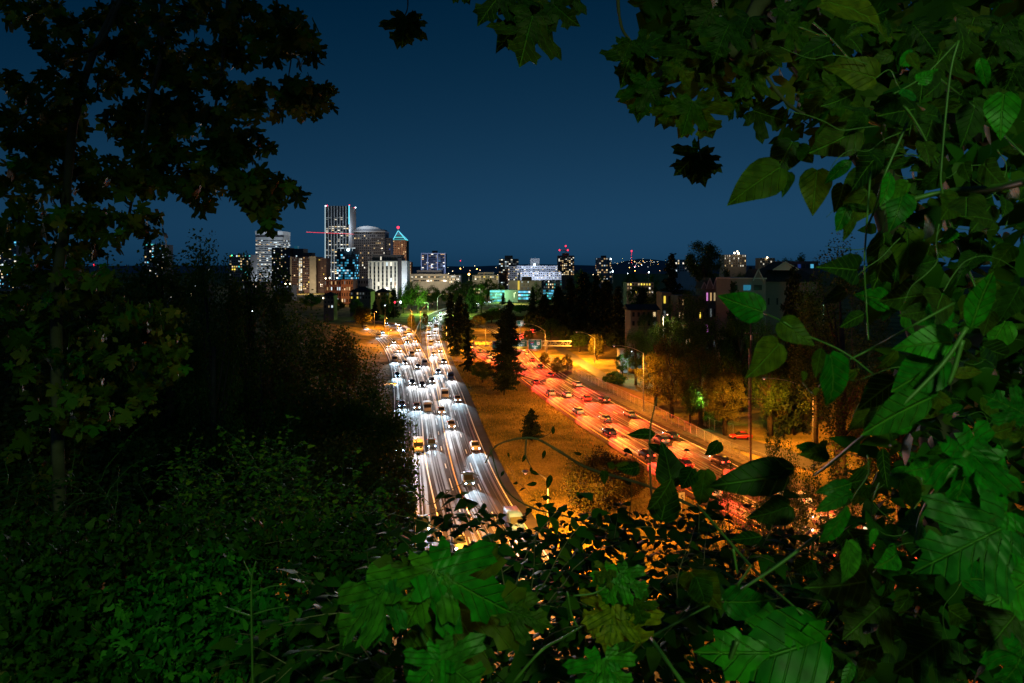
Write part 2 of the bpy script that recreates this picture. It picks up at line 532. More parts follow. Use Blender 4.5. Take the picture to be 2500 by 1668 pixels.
def streak_tracks(L, lanes, z, parent):  # glossy strips added to draw the lamps out into long streaks
    for o in lanes:
        for c_ in (-.78, .78):
            wd = rnd.uniform(.34, .6); j = rnd.uniform(-.1, .1)
            ribbon('streak_track', L, o + c_ + j + wd / 2, o + c_ + j - wd / 2, z, M['track'], parent)
        for c_ in (-1.25, -.3, .12, 1.2):  # thinner glossy strips added for finer light streaks
            j = rnd.uniform(-.15, .15); wd = rnd.uniform(.05, .14)
            if rnd.random() < .8: ribbon('streak_strip', L, o + c_ + j + wd / 2, o + c_ + j - wd / 2, z, M['track'], parent)
streak_tracks(LA, (1.8, -1.8), .008, roadA)
streak_tracks(LB, (1.7, -1.7), .038, roadB)
streak_tracks(LC, (1.8, -1.8), .068, roadC)
streak_tracks(LR, (5.6, 1.8, -2.0, -5.7), .008, roadR)
streak_tracks(LRR, (2.4, -2.4), .038, roadRR)
streak_tracks(LRL, (.5, -2.2), .058, roadRL)
# gore of the ramps with painted white V
for nm, L, o0, o1 in (('verge_gravel', LR, -9.7, -13.5),):
    vr = ribbon(nm, L, o0, o1, -0.03, pmat('gravel', (0.11, 0.09, 0.075), 0.95, 0.1, var=0.55, scale=1.2))
    tag(vr, 'strip of bare gravel between the outgoing lanes and the fence', kind='structure')

def barrier(L, off, i0, i1, h, label, z0=0.0, t=0.25):
    P = offs(L, off)[i0:i1]
    Q = offs(L, off + t)[i0:i1]
    m = MB()
    for p, q in zip(P, Q):
        m.v += [(p.x, p.y, z0 - .1), (p.x, p.y, z0 + h), (q.x, q.y, z0 + h), (q.x, q.y, z0 - .1)]
    for i in range(len(P) - 1):
        for k in range(3):
            a = i * 4 + k
            m.f.append((a, a + 4, a + 5, a + 1)); m.m.append(0)
    b = m.build('concrete_barrier', M['concrete'])
    tag(b, label, 'barrier')
def idx(L, Y0, Y1):
    ii = [i for i, p in enumerate(L) if Y0 <= p.y <= Y1]
    return (ii[0], ii[-1]) if ii else (0, len(L) - 1)
i0, i1 = idx(LC, 300, 640)
barrier(LC, 9.0, i0, i1, 0.9, 'pale concrete parapet on the outside of the curving carriageway')
i0, i1 = idx(LC, 290, 640)
barrier(LC, -6.4, i0, i1, 0.9, 'pale concrete parapet on the inside of the curving carriageway')
i0, i1 = idx(LB, 330, 480)
barrier(LB, -4.6, i0, i1, 0.8, 'concrete parapet on the far side of the inner ramp')
# wide dark shoulder on the outside of the curve
sh = ribbon('road_shoulder', [p for p in LC if p.y < 640], 9.0, 3.6, -0.03, M['asphalt'])
sg = ribbon('road_gore', [p for p in LB if p.y < 330], 9.0, -6.0, -0.05, M['asphalt'])
tag(sg, 'dark asphalt gore between the joining ramps', kind='structure')
tag(sh, 'wide dark shoulder and gore beside the oncoming carriageway', kind='structure')

# grass blades on the lit median
def median_grass(n=34000):
    pts = []
    ly = [(p.y, p.x) for p in offs(LC, -5.8)]
    ry = [(p.y, p.x) for p in offs(LR, 9.4)]
    ly.sort(); ry.sort()
    lyy, lx = np.array(ly).T
    ryy, rx = np.array(ry).T
    Y = 78 + (rng.random(n) ** 1.6) * 190
    a, b = np.interp(Y, lyy, lx), np.interp(Y, ryy, rx)
    ok = b > a + 0.5
    Y, a, b = Y[ok], a[ok], b[ok]
    X = a + (b - a) * rng.random(len(Y))
    n = len(Y)
    th = rng.random(n) * 2 * PI
    hh = (0.06 + 0.13 * rng.random(n)) * (0.6 + Y / 160)
    wd = hh * 0.35
    dx, dy = np.cos(th) * wd, np.sin(th) * wd
    ex, ey = (rng.random((2, n)) - .5) * hh * 1.6
    V = np.zeros((n, 3, 3))
    V[:, 0] = np.stack([X - dx, Y - dy, np.full(n, -0.15)], 1)
    V[:, 1] = np.stack([X + dx, Y + dy, np.full(n, -0.15)], 1)
    V[:, 2] = np.stack([X + ex, Y + ey, hh], 1)
    me = np_mesh('grass', V.reshape(-1, 3), np.arange(n * 3).reshape(-1, 3), leafmat('dry_grass', [(0.11, 0.10, 0.02), (0.22, 0.17, 0.045), (0.36, 0.26, 0.09)], 0.25, rough=0.8, spec=0.1))
    tag(link('grass', me), 'dry mown grass on the median between the carriageways', 'grass', kind='stuff')
median_grass()
# ------------------------------------------------------------------ city buildings
def wallmat(name, col, **k):
    key = 'w_' + name
    if key not in M: M[key] = pmat(key, col, 0.8, 0.25, var=k.get('var', 0.12), scale=k.get('scale', 0.15))
    return M[key]
LIT = {
    'warm': emat('window_warm', (1.0, 0.72, 0.34), .85), 'warm2': emat('window_warm_dim', (1.0, 0.6, 0.25), 0.45),
    'cool': emat('window_cool', (0.75, 0.92, 1.0), .8), 'white': emat('window_white', (1.0, 0.93, 0.75), .95),
    'cyan': emat('window_cyan', (0.12, 0.62, 0.95), 0.9), 'cyan2': emat('window_cyan_dim', (0.03, 0.30, 0.50), 0.5),
    'teal': emat('window_teal', (0.10, 0.75, 0.75), 0.7), 'blue': emat('window_blue', (0.05, 0.15, .8), .5),
    'yellow': emat('window_yellow', (1.0, 0.72, 0.08), 1.2), 'dim': emat('window_dim', (0.5, 0.6, 0.6), 0.12),
    'pink': emat('window_pink', (0.9, 0.3, 0.8), 0.8),
    'dark': M['glass'],
}
LK = list(LIT)

def pane_mesh(wd, hg, key, cache={}):
    k = (round(wd, 2), round(hg, 2), key)
    if k not in cache:
        m = MB()
        m.box((-wd / 2, -0.12, 0), (wd / 2, 0.05, hg))
        cache[k] = m.mesh('window', LIT[key])
    return cache[k]

def facade(root, P, Q, z0, z1, nf, nb, wf, hf, lit, pal, rows=False, prob=None, R_=None):
    """P->Q: base line of the face, outward normal on the right of P->Q. wf/hf: share of the cell the window takes."""
    R_ = R_ or rnd
    P, Q = Vector((P[0], P[1], 0)), Vector((Q[0], Q[1], 0))
    d = (Q - P); Lg = d.length; d.normalize()
    n = Vector((d.y, -d.x, 0))
    ang = math.atan2(d.y, d.x)
    cw, chh = Lg / nb, (z1 - z0) / nf
    wd, hg = cw * wf, chh * hf
    for f in range(nf):
        rowp = lit if prob is None else prob(f / max(1, nf - 1), R_)
        m = MB() if rows else None
        for b in range(nb):
            c = P + d * (cw * (b + 0.5))
            zz = z0 + chh * f + (chh - hg) * 0.5
            key = R_.choice(pal) if R_.random() < rowp else 'dark'
            if rows:
                p0, p1 = c - d * wd / 2 + n * 0.12, c + d * wd / 2 + n * 0.12
                q0, q1 = c - d * wd / 2 - n * 0.05, c + d * wd / 2 - n * 0.05
                m.add([(p0.x, p0.y, zz), (p1.x, p1.y, zz), (p1.x, p1.y, zz + hg), (p0.x, p0.y, zz + hg), (q0.x, q0.y, zz), (q1.x, q1.y, zz), (q1.x, q1.y, zz + hg), (q0.x, q0.y, zz + hg)],
                      [(0, 1, 2, 3), (4, 0, 3, 7), (1, 5, 6, 2), (3, 2, 6, 7), (0, 4, 5, 1)], LK.index(key))
            else:
                o = link('window', pane_mesh(wd, hg, key), root)
                o.location = (c.x - root.location.x, c.y - root.location.y, zz - root.location.z)
                o.rotation_euler = (0, 0, ang)
        if rows:
            # drop unused slots: keep it simple, all palette slots
            v = [tuple(Vector(p) - root.location) for p in m.v]
            m.v = v
            o = m.build('window_row', [LIT[k] for k in LK], root)
            o['kind'] = 'stuff'

class Bld:
    def __init__(s, name, label, x0, x1, yt, Y, depth, wall, z0=0.0, cat='building'):
        s.A, s.B = at(x0, yt, Y), at(x1, yt, Y)
        s.Y, s.d, s.z0, s.z1 = Y, depth, z0, s.A.z
        s.r = empty(name, ((s.A.x + s.B.x) / 2, Y + depth / 2, z0))
        tag(s.r, label, cat)
        s.wall = wall
        s.part('wall', [((s.A.x, Y, z0), (s.B.x, Y + depth, s.z1))], wall)

    def part(s, name, boxes, mat):
        m = MB()
        o = s.r.location
        for a, b in boxes:
            m.box(Vector(a) - o, Vector(b) - o)
        return m.build(name, mat, s.r)

    def X(s, px, dY=0): return (px - CX) / F * (s.Y + dY)
    def Z(s, py, dY=0): return EYE - (py - HY) / F * (s.Y + dY)

    def front(s, nf, nb, wf, hf, lit, pal, zt=None, zb=None, x0=None, x1=None, **k):
        facade(s.r, (s.A.x if x0 is None else s.X(x0), s.Y), (s.B.x if x1 is None else s.X(x1), s.Y), s.z0 if zb is None else zb, s.z1 if zt is None else zt, nf, nb, wf, hf, lit, pal, **k)

    def side(s, nf, nb, wf, hf, lit, pal, zt=None, zb=None, **k):
        if s.B.x < 0: P, Q = (s.B.x, s.Y), (s.B.x, s.Y + s.d)
        else: P, Q = (s.A.x, s.Y + s.d), (s.A.x, s.Y)
        facade(s.r, P, Q, s.z0 if zb is None else zb, s.z1 if zt is None else zt, nf, nb, wf, hf, lit, pal, **k)

    def lamp(s, px, py, r, mat, dY=-1.5, name='lamp'):
        m = MB()
        p = at(px, py, s.Y + dY) - s.r.location
        m.tube([p + Vector((0, 0, -r)), p + Vector((0, 0, -r * .5)), p + Vector((0, 0, r * .5)), p + Vector((0, 0, r))], [r * .35, r, r, r * .35], 8)
        return m.build(name, M[mat], s.r)

W = wallmat

# white banded office slab
b = Bld('office_block', 'white banded office slab with a bright blank top, far left of the skyline', 624, 690, 565, 1300, 44, W('pale_panel', (0.55, 0.55, 0.56)))
zt = b.Z(585)
b.front(22, 15, 0.93, 0.42, 0.6, ['white', 'cool', 'dim', 'warm2', 'dim'], zt=zt, zb=8, rows=True, prob=lambda t, r: 0.95 if abs(t - 0.93) < .03 else r.choice([.2, .5, .8, .3]))
b.side(22, 8, 0.93, 0.42, 0.5, ['cool', 'dim', 'white'], zt=zt, zb=8, rows=True)
b.part('parapet', [((b.A.x - .6, b.Y - .6, b.Z(573)), (b.B.x + .6, b.Y + b.d, b.z1 + .5))], W('parapet_white', (0.78, 0.78, 0.8)))
b.part('dark_strip', [((b.A.x - .3, b.Y - .3, b.Z(579)), (b.B.x + .3, b.Y + 6, b.Z(574)))], W('dark_band', (0.05, 0.05, 0.06)))  # dark strip just below the parapet

# dark stepped glass tower
b = Bld('apartment_tower', 'dark stepped glass tower in front of the white office slab', 663, 708, 605, 1150, 30, W('dark_glass_wall', (0.035, 0.04, 0.05)))
b.front(20, 10, 0.55, 0.5, 0.17, ['warm', 'warm2', 'white', 'blue', 'dim', 'cool'], zb=5)
b.part('wing', [((b.X(708), b.Y + 8, 0), (b.X(737), b.Y + 34, b.Z(607)))], W('dark_glass_wall', (0.03, 0.04, 0.05)))
facade(b.r, (b.X(709), b.Y + 8), (b.X(736), b.Y + 8), 5, b.Z(609), 20, 6, .6, .5, 0.18, ['cyan2', 'warm', 'dim', 'cool', 'warm2'])
b.part('roof_lantern', [((b.X(714), b.Y + 10, b.Z(607)), (b.X(722), b.Y + 16, b.Z(600)))], LIT['cyan2'])

# brick tower with lit stair
b = Bld('brick_tower', 'brick and concrete tower with a bright lit stair strip', 709, 772, 627, 1000, 36, W('brown_brick', (0.17, 0.10, 0.08)))
b.part('end_panel', [((b.X(756), b.Y - .8, 0), (b.X(772), b.Y + 3, b.Z(627) + .6))], W('tan_panel', (0.42, 0.37, 0.27)))
b.part('left_pier', [((b.X(709) - .3, b.Y - .5, 0), (b.X(712), b.Y + 2, b.Z(627) + .4))], W('tan_panel', (0.42, 0.37, 0.27)))
b.part('stair_shaft', [((b.X(729), b.Y - .9, 0), (b.X(739), b.Y + 1, b.Z(629)))], W('dark_band', (0.05, 0.05, 0.06)))
facade(b.r, (b.X(730), b.Y - .95), (b.X(738), b.Y - .95), 4, b.Z(631), 22, 2, .8, .75, .93, ['white', 'white', 'warm'])
b.front(15, 4, .72, .5, .16, ['warm', 'yellow', 'dim', 'warm2'], x0=713, x1=729, zb=5)
b.front(15, 4, .72, .5, .22, ['warm', 'yellow', 'dim', 'warm2'], x0=740, x1=756, zb=5)
b.part('side_wing', [((b.X(772), b.Y + 10, 0), (b.X(792), b.Y + 34, b.Z(630)))], W('brown_brick', (0.17, 0.10, 0.08)))
facade(b.r, (b.X(773), b.Y + 10), (b.X(791), b.Y + 10), 5, b.Z(632), 15, 5, .5, .45, .08, ['yellow', 'dim', 'warm2'])
b.part('plant_room', [((b.X(735), b.Y + 5, b.Z(627)), (b.X(760), b.Y + 20, b.Z(617)))], W('dark_band', (0.05, 0.05, 0.06)))

# tall finned tower
b = Bld('skyscraper', 'tallest tower with white vertical fins and cyan lit corners', 795, 852, 503, 1400, 62, W('tower_dark', (0.03, 0.032, 0.035)))
b.front(42, 8, .86, .5, .3, ['white', 'warm', 'dim', 'white'], zt=b.Z(512), zb=2, rows=True,
        prob=lambda t, r: 0.0 if t > .93 else r.choice([.05, .1, .15, .6, .9, .85] if t < .8 else [.02, .1, .55]))
for i in range(9):
    x = b.X(795 + 57 * i / 8)
    b.part('fin', [((x - .75, b.Y - 1.3, 0), (x + .75, b.Y + .2, b.z1 + .3))], W('fin_white', (0.62, 0.62, 0.62)))
b.part('side_wall', [((b.B.x - .5, b.Y + .3, 0), (b.B.x + .4, b.Y + b.d, b.z1))], W('fin_grey', (0.34, 0.34, 0.36)))
b.side(40, 6, .4, .4, .12, ['white', 'cool', 'dim'], zb=60, rows=True)
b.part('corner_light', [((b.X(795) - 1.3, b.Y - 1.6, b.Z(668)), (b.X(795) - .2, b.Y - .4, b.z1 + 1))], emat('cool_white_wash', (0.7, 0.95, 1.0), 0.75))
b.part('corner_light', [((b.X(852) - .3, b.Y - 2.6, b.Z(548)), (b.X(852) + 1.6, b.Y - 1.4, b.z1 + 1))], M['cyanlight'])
b.lamp(799, 502, 1.0, 'redlamp', name='aviation_light'); b.lamp(853, 501, 1.0, 'redlamp', name='aviation_light'); b.lamp(865, 507, 0.7, 'redlamp', dY=40, name='aviation_light')
b.lamp(795, 503, 1.0, 'whitelamp', name='corner_lamp'); b.lamp(868, 507, 1.0, 'whitelamp', dY=50, name='corner_lamp')

# tower crane with red lit jib
c = empty('tower_crane', at(862, 690, 1330).xyz)
c.location.z = 0
tag(c, 'tower crane whose horizontal jib is lit red before the tallest tower', 'crane')
m = MB(); o = c.location
red_wash = emat('red_strip_light', (1.0, 0.03, 0.06), 1.6)
p, q = at(748, 567, 1330) - o, at(870, 572, 1330) - o
for dz, dy in ((0, 0), (1.6, .8), (0, 1.6)): m.bar(p + Vector((0, dy, dz)), q + Vector((0, dy, dz)), .35)
for i in range(40):
    t = i / 40; a = p.lerp(q, t); e = p.lerp(q, t + 1 / 80); m.bar(a, e + Vector((0, .8, 1.6)), .2); m.bar(e + Vector((0, .8, 1.6)), p.lerp(q, t + 1 / 40), .2)
m.build('jib', M['steel'], c)
m = MB(); m.bar(p + Vector((0, -.4, 0)), q + Vector((0, -.4, 0)), .55); m.build('jib_light', red_wash, c)
m = MB(); t0 = at(862, 571, 1330) - o
for sx in (-1, 1):
    for sy in (-1, 1): m.bar((t0.x + sx, sy, 0), (t0.x + sx, sy, t0.z + 9), .3)
for i in range(40):
    z = t0.z * i / 40; m.bar((t0.x - 1, -1, z), (t0.x + 1, -1, z + t0.z / 40), .2)
m.build('mast', M['steel'], c)

# blue lit glass block
b = Bld('glass_block', 'glass block glowing cyan blue below the tallest tower', 822, 866, 607, 1100, 30, W('blue_dark', (0.02, 0.05, 0.08)))
b.front(14, 9, .9, .62, .75, ['cyan', 'cyan2', 'cyan2', 'cool', 'cyan'], zt=b.Z(620), zb=2, prob=lambda t, r: .95 - .75 * t)
b.side(14, 4, .9, .6, .5, ['cyan2', 'cyan'], zt=b.Z(620), zb=2)
for i in range(5):
    x = b.X(826 + i * 9.5)
    b.part('roof_frame', [((x - 2.2, b.Y - .6, b.Z(607)), (x + 2.2, b.Y - .1, b.Z(605))), ((x - 2.4, b.Y - .6, b.Z(613)), (x - 2.0, b.Y - .1, b.Z(605)))], LIT['cool'])
b.lamp(850, 610, 2.0, 'whitelamp', name='roof_lamp')

# residential block with domed roof
b = Bld('residential_block', 'grey residential block with stepped balconies and a curved dome roof', 864, 940, 566, 1250, 40, W('grey_panel', (0.20, 0.20, 0.22)))
b.front(22, 16, .5, .5, .16, ['warm', 'white', 'warm2', 'dim', 'dim', 'dim'], zt=b.Z(567), zb=4)
for i in range(13):
    z = b.Z(582 + i * 8)
    b.part('balcony', [((b.X(905), b.Y - 2, z), (b.X(938), b.Y + .2, z + .9))], W('pale_panel2', (0.36, 0.37, 0.40)))
b.part('cornice', [((b.X(862), b.Y - 1.5, b.Z(567)), (b.X(941), b.Y + b.d, b.Z(564)))], W('pale_panel', (0.55, 0.55, 0.56)))
b.part('setback', [((b.X(866), b.Y + 4, b.Z(564)), (b.X(936), b.Y + b.d, b.Z(560)))], W('grey_panel', (0.20, 0.20, 0.22)))
m = MB(); o = b.r.location
prof = [(870, 560), (872, 556), (880, 553.5), (895, 552), (910, 553), (922, 556), (930, 560)]
for px, py in prof:
    p = at(px, py, b.Y + 8) - o; m.v += [tuple(p), (p.x, p.y + 24, p.z)]
for i in range(len(prof) - 1): m.f.append((2 * i, 2 * i + 2, 2 * i + 3, 2 * i + 1)); m.m.append(0)
m.f.append(tuple(range(0, 2 * len(prof), 2))[::-1]); m.m.append(0)
m.build('dome_roof', W('pale_panel', (0.55, 0.55, 0.56)), b.r)
b.part('east_wing', [((b.X(940), b.Y + 4, 0), (b.X(953), b.Y + 30, b.Z(581)))], W('grey_panel', (0.20, 0.20, 0.22)))
facade(b.r, (b.X(941), b.Y + 4), (b.X(952), b.Y + 4), 20, b.Z(582), 16, 3, .6, .5, .22, ['warm', 'cool', 'blue', 'dim'])

# brick tower with glass pyramid
b = Bld('brick_skyscraper', 'slim brick tower with a glowing cyan pyramid roof and red beacon', 955, 992, 587, 1500, 38, W('orange_brick', (0.40, 0.20, 0.11)))
b.front(24, 9, .5, .5, .13, ['warm', 'warm2', 'dim', 'warm'], zb=4)
b.part('lower_tier', [((b.X(992), b.Y + 6, 0), (b.X(1003), b.Y + 30, b.Z(640)))], W('orange_brick', (0.40, 0.20, 0.11)))
facade(b.r, (b.X(993), b.Y + 6), (b.X(1002), b.Y + 6), 4, b.Z(641), 14, 3, .6, .5, .5, ['warm', 'white', 'warm2'])
o = b.r.location
ap = at(972, 563, b.Y + 19) - o
cs = [Vector((b.X(959), b.Y + 3, b.Z(586))) - o, Vector((b.X(990), b.Y + 3, b.Z(586))) - o, Vector((b.X(990), b.Y + 35, b.Z(586))) - o, Vector((b.X(959), b.Y + 35, b.Z(586))) - o]
for k in range(7):
    m = MB(); f0, f1 = .82 * k / 7, .82 * (k + .8) / 7
    for i in range(4):
        a_, c_ = cs[i], cs[(i + 1) % 4]
        m.add([a_.lerp(ap, f0), c_.lerp(ap, f0), c_.lerp(ap, f1), a_.lerp(ap, f1)], [(0, 1, 2, 3)])
    m.build('roof_panel', LIT[('teal', 'cyan2', 'teal', 'cyan2', 'dim', 'cyan2', 'dim')[k]], b.r)
m = MB()
for i in range(4):
    q0, q1 = cs[i] + (cs[(i + 2) % 4] - cs[i]) * .03, cs[(i + 1) % 4] + (cs[(i + 3) % 4] - cs[(i + 1) % 4]) * .03
    m.add([q0, q1, ap - Vector((0, 0, 3))], [(0, 1, 2)])
m.build('pyramid_roof', W('dark_band', (0.05, 0.05, 0.06)), b.r)
m = MB()
for i in range(4): m.bar(cs[i] + Vector((0, -.5, .3)), ap, .9)
m.build('pyramid_edge', M['cyanlight'], b.r)
b.part('spire', [((ap.x + o.x - .8, b.Y + 18, b.Z(566)), (ap.x + o.x + .8, b.Y + 20, b.Z(556)))], W('pale_panel', (0.55, 0.55, 0.56)))
b.lamp(972, 555.5, 2.6, 'redlamp', name='beacon')

# white finned dormitory
b = Bld('student_hall', 'white finned hall block with tall dark window strips before the skyline', 899, 970, 638, 800, 26, W('white_panel', (0.60, 0.60, 0.57)))
b.front(9, 7, .42, .92, .12, ['white', 'cool', 'dim'], zb=2, zt=b.Z(640), prob=lambda t, r: .95 if t > .93 else r.choice([.05, .1, .2]))
b.part('top_storey', [((b.X(908), b.Y + 3, b.Z(638)), (b.X(979), b.Y + 25, b.Z(622)))], W('dark_band', (0.05, 0.05, 0.06)))
facade(b.r, (b.X(926), b.Y + 3), (b.X(954), b.Y + 3), b.Z(636), b.Z(626), 1, 5, .5, .85, .5, ['white', 'dark'])
b.part('dark_link', [((b.X(970), b.Y + 2, 0), (b.X(981), b.Y + 25, b.Z(630)))], W('dark_band', (0.05, 0.05, 0.06)))
b.part('stair_tower', [((b.X(981), b.Y - 1, 0), (b.X(994), b.Y + 22, b.Z(637)))], W('pale_blue_panel', (0.50, 0.55, 0.62)))
b.part('roof_edge', [((b.X(899) - .3, b.Y - .5, b.Z(638.6)), (b.X(970) + .2, b.Y + 1, b.Z(637)))], LIT['dim'])

# low brick blocks below the skyline
b = Bld('brick_block', 'low red brick block with few lit windows below the brick tower', 792, 832, 684, 700, 20, W('red_brick', (0.25, 0.10, 0.07)))
b.front(4, 8, .5, .55, .3, ['warm', 'warm2', 'cool', 'dim'], zb=1)
b = Bld('brick_block', 'low orange brick block under the cyan glass block', 833, 862, 683, 690, 20, W('orange_brick2', (0.36, 0.15, 0.08)))
b.front(4, 5, .4, .55, .3, ['warm', 'dim', 'white'], zb=1)
b = Bld('flat_block', 'low dark block left of the white finned hall', 862, 899, 682, 720, 20, W('grey_panel', (0.20, 0.20, 0.22)))
b.front(4, 6, .5, .5, .35, ['warm', 'white', 'dim'], zb=1)
def hip_house(name, label, x0, x1, yt, yroof, Y, d, wall, nf, nb, lit, pal, z0=0, over=1.0, roofmat=None, gable=False, cat='house'):
    b = Bld(name, label, x0, x1, yt, Y, d, wall, z0=z0, cat=cat)
    o = b.r.location
    A, Bq = b.A.x - over, b.B.x + over
    zr, ze = EYE - (yroof - HY) / F * (Y + d / 2), b.z1
    hd = 0 if gable else min(d, Bq - A) * .45
    m = MB()
    vs = [(A, Y - over, ze), (Bq, Y - over, ze), (Bq, Y + d + over, ze), (A, Y + d + over, ze), (A + hd, Y + d / 2, zr), (Bq - hd, Y + d / 2, zr)]
    m.add([Vector(v) - o for v in vs], [(0, 1, 5, 4), (1, 2, 5), (2, 3, 4, 5), (3, 0, 4), (0, 3, 2, 1)])
    m.build('roof', roofmat or M['roof_dark'], b.r)
    if nf: b.front(nf, nb, .45, .5, lit, pal, zb=max(z0, b.z1 - nf * 3.0))
    return b
hip_house('house', 'dark hip roofed house with lit windows above the ramp bend', 855, 905, 712, 700, 520, 16, W('tan_wall', (0.16, 0.13, 0.10)), 2, 7, .45, ['warm', 'yellow', 'dim'])
hip_house('house', 'brick house with a pale gable beside the student hall', 915, 950, 714, 704, 540, 14, W('red_brick', (0.25, 0.10, 0.07)), 2, 5, .3, ['warm', 'dim'])
hip_house('house', 'narrow lit house among the trees left of the ramp bend', 790, 815, 722, 713, 480, 10, W('tan_wall', (0.16, 0.13, 0.10)), 3, 3, .5, ['warm', 'white', 'cool'])

# office with blue verticals and long low garage
b = Bld('office_tower', 'mid height office tower with blue white verticals and a rooftop box', 1029, 1087, 619, 1300, 28, W('blue_grey', (0.10, 0.12, 0.18)))
b.front(11, 10, .92, .5, .35, ['dim', 'cyan2', 'warm2', 'warm2', 'white', 'dim', 'dim', 'dark', 'dark'], zb=b.Z(664), rows=True, prob=lambda t, r: .55)
for px in (1029, 1044, 1068, 1086.5):
    x = b.X(px); b.part('pier', [((x - .8, b.Y - .8, 0), (x + .8, b.Y + .2, b.z1 + .6))], W('pier_paint', (0.6, 0.65, 0.8)))
b.part('roof_edge', [((b.A.x - .8, b.Y - .9, b.Z(620)), (b.B.x + .8, b.Y + .5, b.Z(618)))], W('pier_paint', (0.6, 0.65, 0.8)))
b.part('plant_room', [((b.X(1054), b.Y + 5, b.z1), (b.X(1066), b.Y + 18, b.Z(612)))], W('dark_band', (0.05, 0.05, 0.06)))
b = Bld('parking_garage', 'long low concrete garage in front of the office tower', 995, 1096, 669, 1000, 40, W('beige_concrete', (0.38, 0.36, 0.30)))
b.front(2, 22, .94, .34, .5, ['warm', 'white', 'warm2', 'dim'], zt=b.Z(672), zb=b.Z(690), rows=True)
b.part('upper_deck', [((b.X(1016), b.Y + 8, b.z1), (b.X(1076), b.Y + 38, b.Z(660)))], W('grey_panel', (0.20, 0.20, 0.22)))
b = Bld('flat_block', 'pale low annex right of the long garage', 1097, 1124, 672, 980, 30, W('beige_concrete', (0.38, 0.36, 0.30)))
b.front(3, 8, .7, .5, .7, ['warm', 'cool', 'white'], zb=b.Z(692))
b = Bld('flat_block', 'low wide building with a pale roof left of the dark tower', 1153, 1217, 672, 900, 24, W('beige_concrete', (0.38, 0.36, 0.30)))
b.front(2, 12, .7, .5, .5, ['warm', 'white', 'yellow'], zt=b.Z(674), zb=b.Z(684))
b.part('roof_box', [((b.X(1166), b.Y + 4, b.z1), (b.X(1205), b.Y + 20, b.Z(665)))], W('beige_concrete', (0.38, 0.36, 0.30)))

# dark tower, white hospital, crane tower, round tower
b = Bld('office_tower', 'black glass tower with a box on its roof left of the white hospital', 1218, 1266, 632, 1000, 28, W('tower_dark', (0.03, 0.032, 0.035)))
b.front(16, 10, .85, .45, .15, ['cool', 'dim', 'white', 'warm2'], zb=2, rows=True, prob=lambda t, r: .8 if .8 < t < .92 else r.choice([.03, .1, .25]))
b.part('roof_box', [((b.X(1232), b.Y + 5, b.z1), (b.X(1252), b.Y + 20, b.Z(624)))], W('tower_dark', (0.03, 0.032, 0.035)))
b = Bld('hospital', 'white stepped hospital block with rows of lit windows', 1262, 1361, 649, 950, 30, W('white_cool_panel', (0.62, 0.64, 0.72)))
b.front(4, 18, .5, .42, .55, ['warm', 'white', 'cool', 'dim', 'warm2'], zt=b.Z(650), zb=b.Z(672))
b.part('front_terrace', [((b.X(1270), b.Y - 10, 0), (b.X(1369), b.Y + .5, b.Z(664)))], W('white_cool_panel', (0.62, 0.64, 0.72)))
facade(b.r, (b.X(1270, -10), b.Y - 10), (b.X(1369, -10), b.Y - 10), b.Z(681), b.Z(665), 3, 20, .5, .45, .6, ['warm', 'white', 'cool', 'dim'])
b.part('west_wing', [((b.X(1240), b.Y - 4, 0), (b.X(1262), b.Y + 22, b.Z(650)))], W('grey_panel', (0.20, 0.20, 0.22)))
facade(b.r, (b.X(1240, -4), b.Y - 4), (b.X(1262, -4), b.Y - 4), b.Z(695), b.Z(651), 9, 5, .6, .5, .6, ['warm', 'white', 'yellow', 'dim'])
b.part('roof_box', [((b.X(1295), b.Y + 8, b.z1), (b.X(1318), b.Y + 20, b.Z(631)))], W('pale_panel2', (0.36, 0.37, 0.40)))
b.lamp(1305, 646, 1.2, 'whitelamp', name='roof_sign_lamp')
b = Bld('apartment_tower', 'apartment tower with warm windows under a small crane with red lamps', 1363, 1402, 624, 1200, 30, W('tan_dark', (0.13, 0.12, 0.10)))
b.front(13, 9, .6, .55, .42, ['warm', 'white', 'warm2', 'dim'], zb=b.Z(672))
b.part('roof_core', [((b.X(1374), b.Y + 5, b.z1), (b.X(1390), b.Y + 20, b.Z(618)))], W('tan_dark', (0.13, 0.12, 0.10)))
c = empty('tower_crane', (b.X(1381), b.Y - 3, 0))
tag(c, 'small tower crane with three red lamps above the apartment tower', 'crane')
m = MB(); o = c.location
for sx in (-1, 1): m.bar((sx, 0, 0), (sx, 0, b.Z(602)), .5)
for i in range(50):
    z = b.Z(602) * i / 50; m.bar((-1, 0, z), (1, 0, z + b.Z(602) / 50), .25)
m.build('mast', M['plank'], c)
m = MB(); m.bar(at(1364, 611, b.Y - 3) - o, at(1390, 611, b.Y - 3) - o, 1.0); m.build('jib', M['plank'], c)
for px, py in ((1381, 601), (1366, 611), (1386, 611)):
    m = MB(); p = at(px, py, b.Y - 5) - o; m.tube([p + Vector((0, 0, -1.3)), p, p + Vector((0, 0, 1.3))], [.5, 1.3, .5], 8); m.build('aviation_light', M['redlamp'], c)
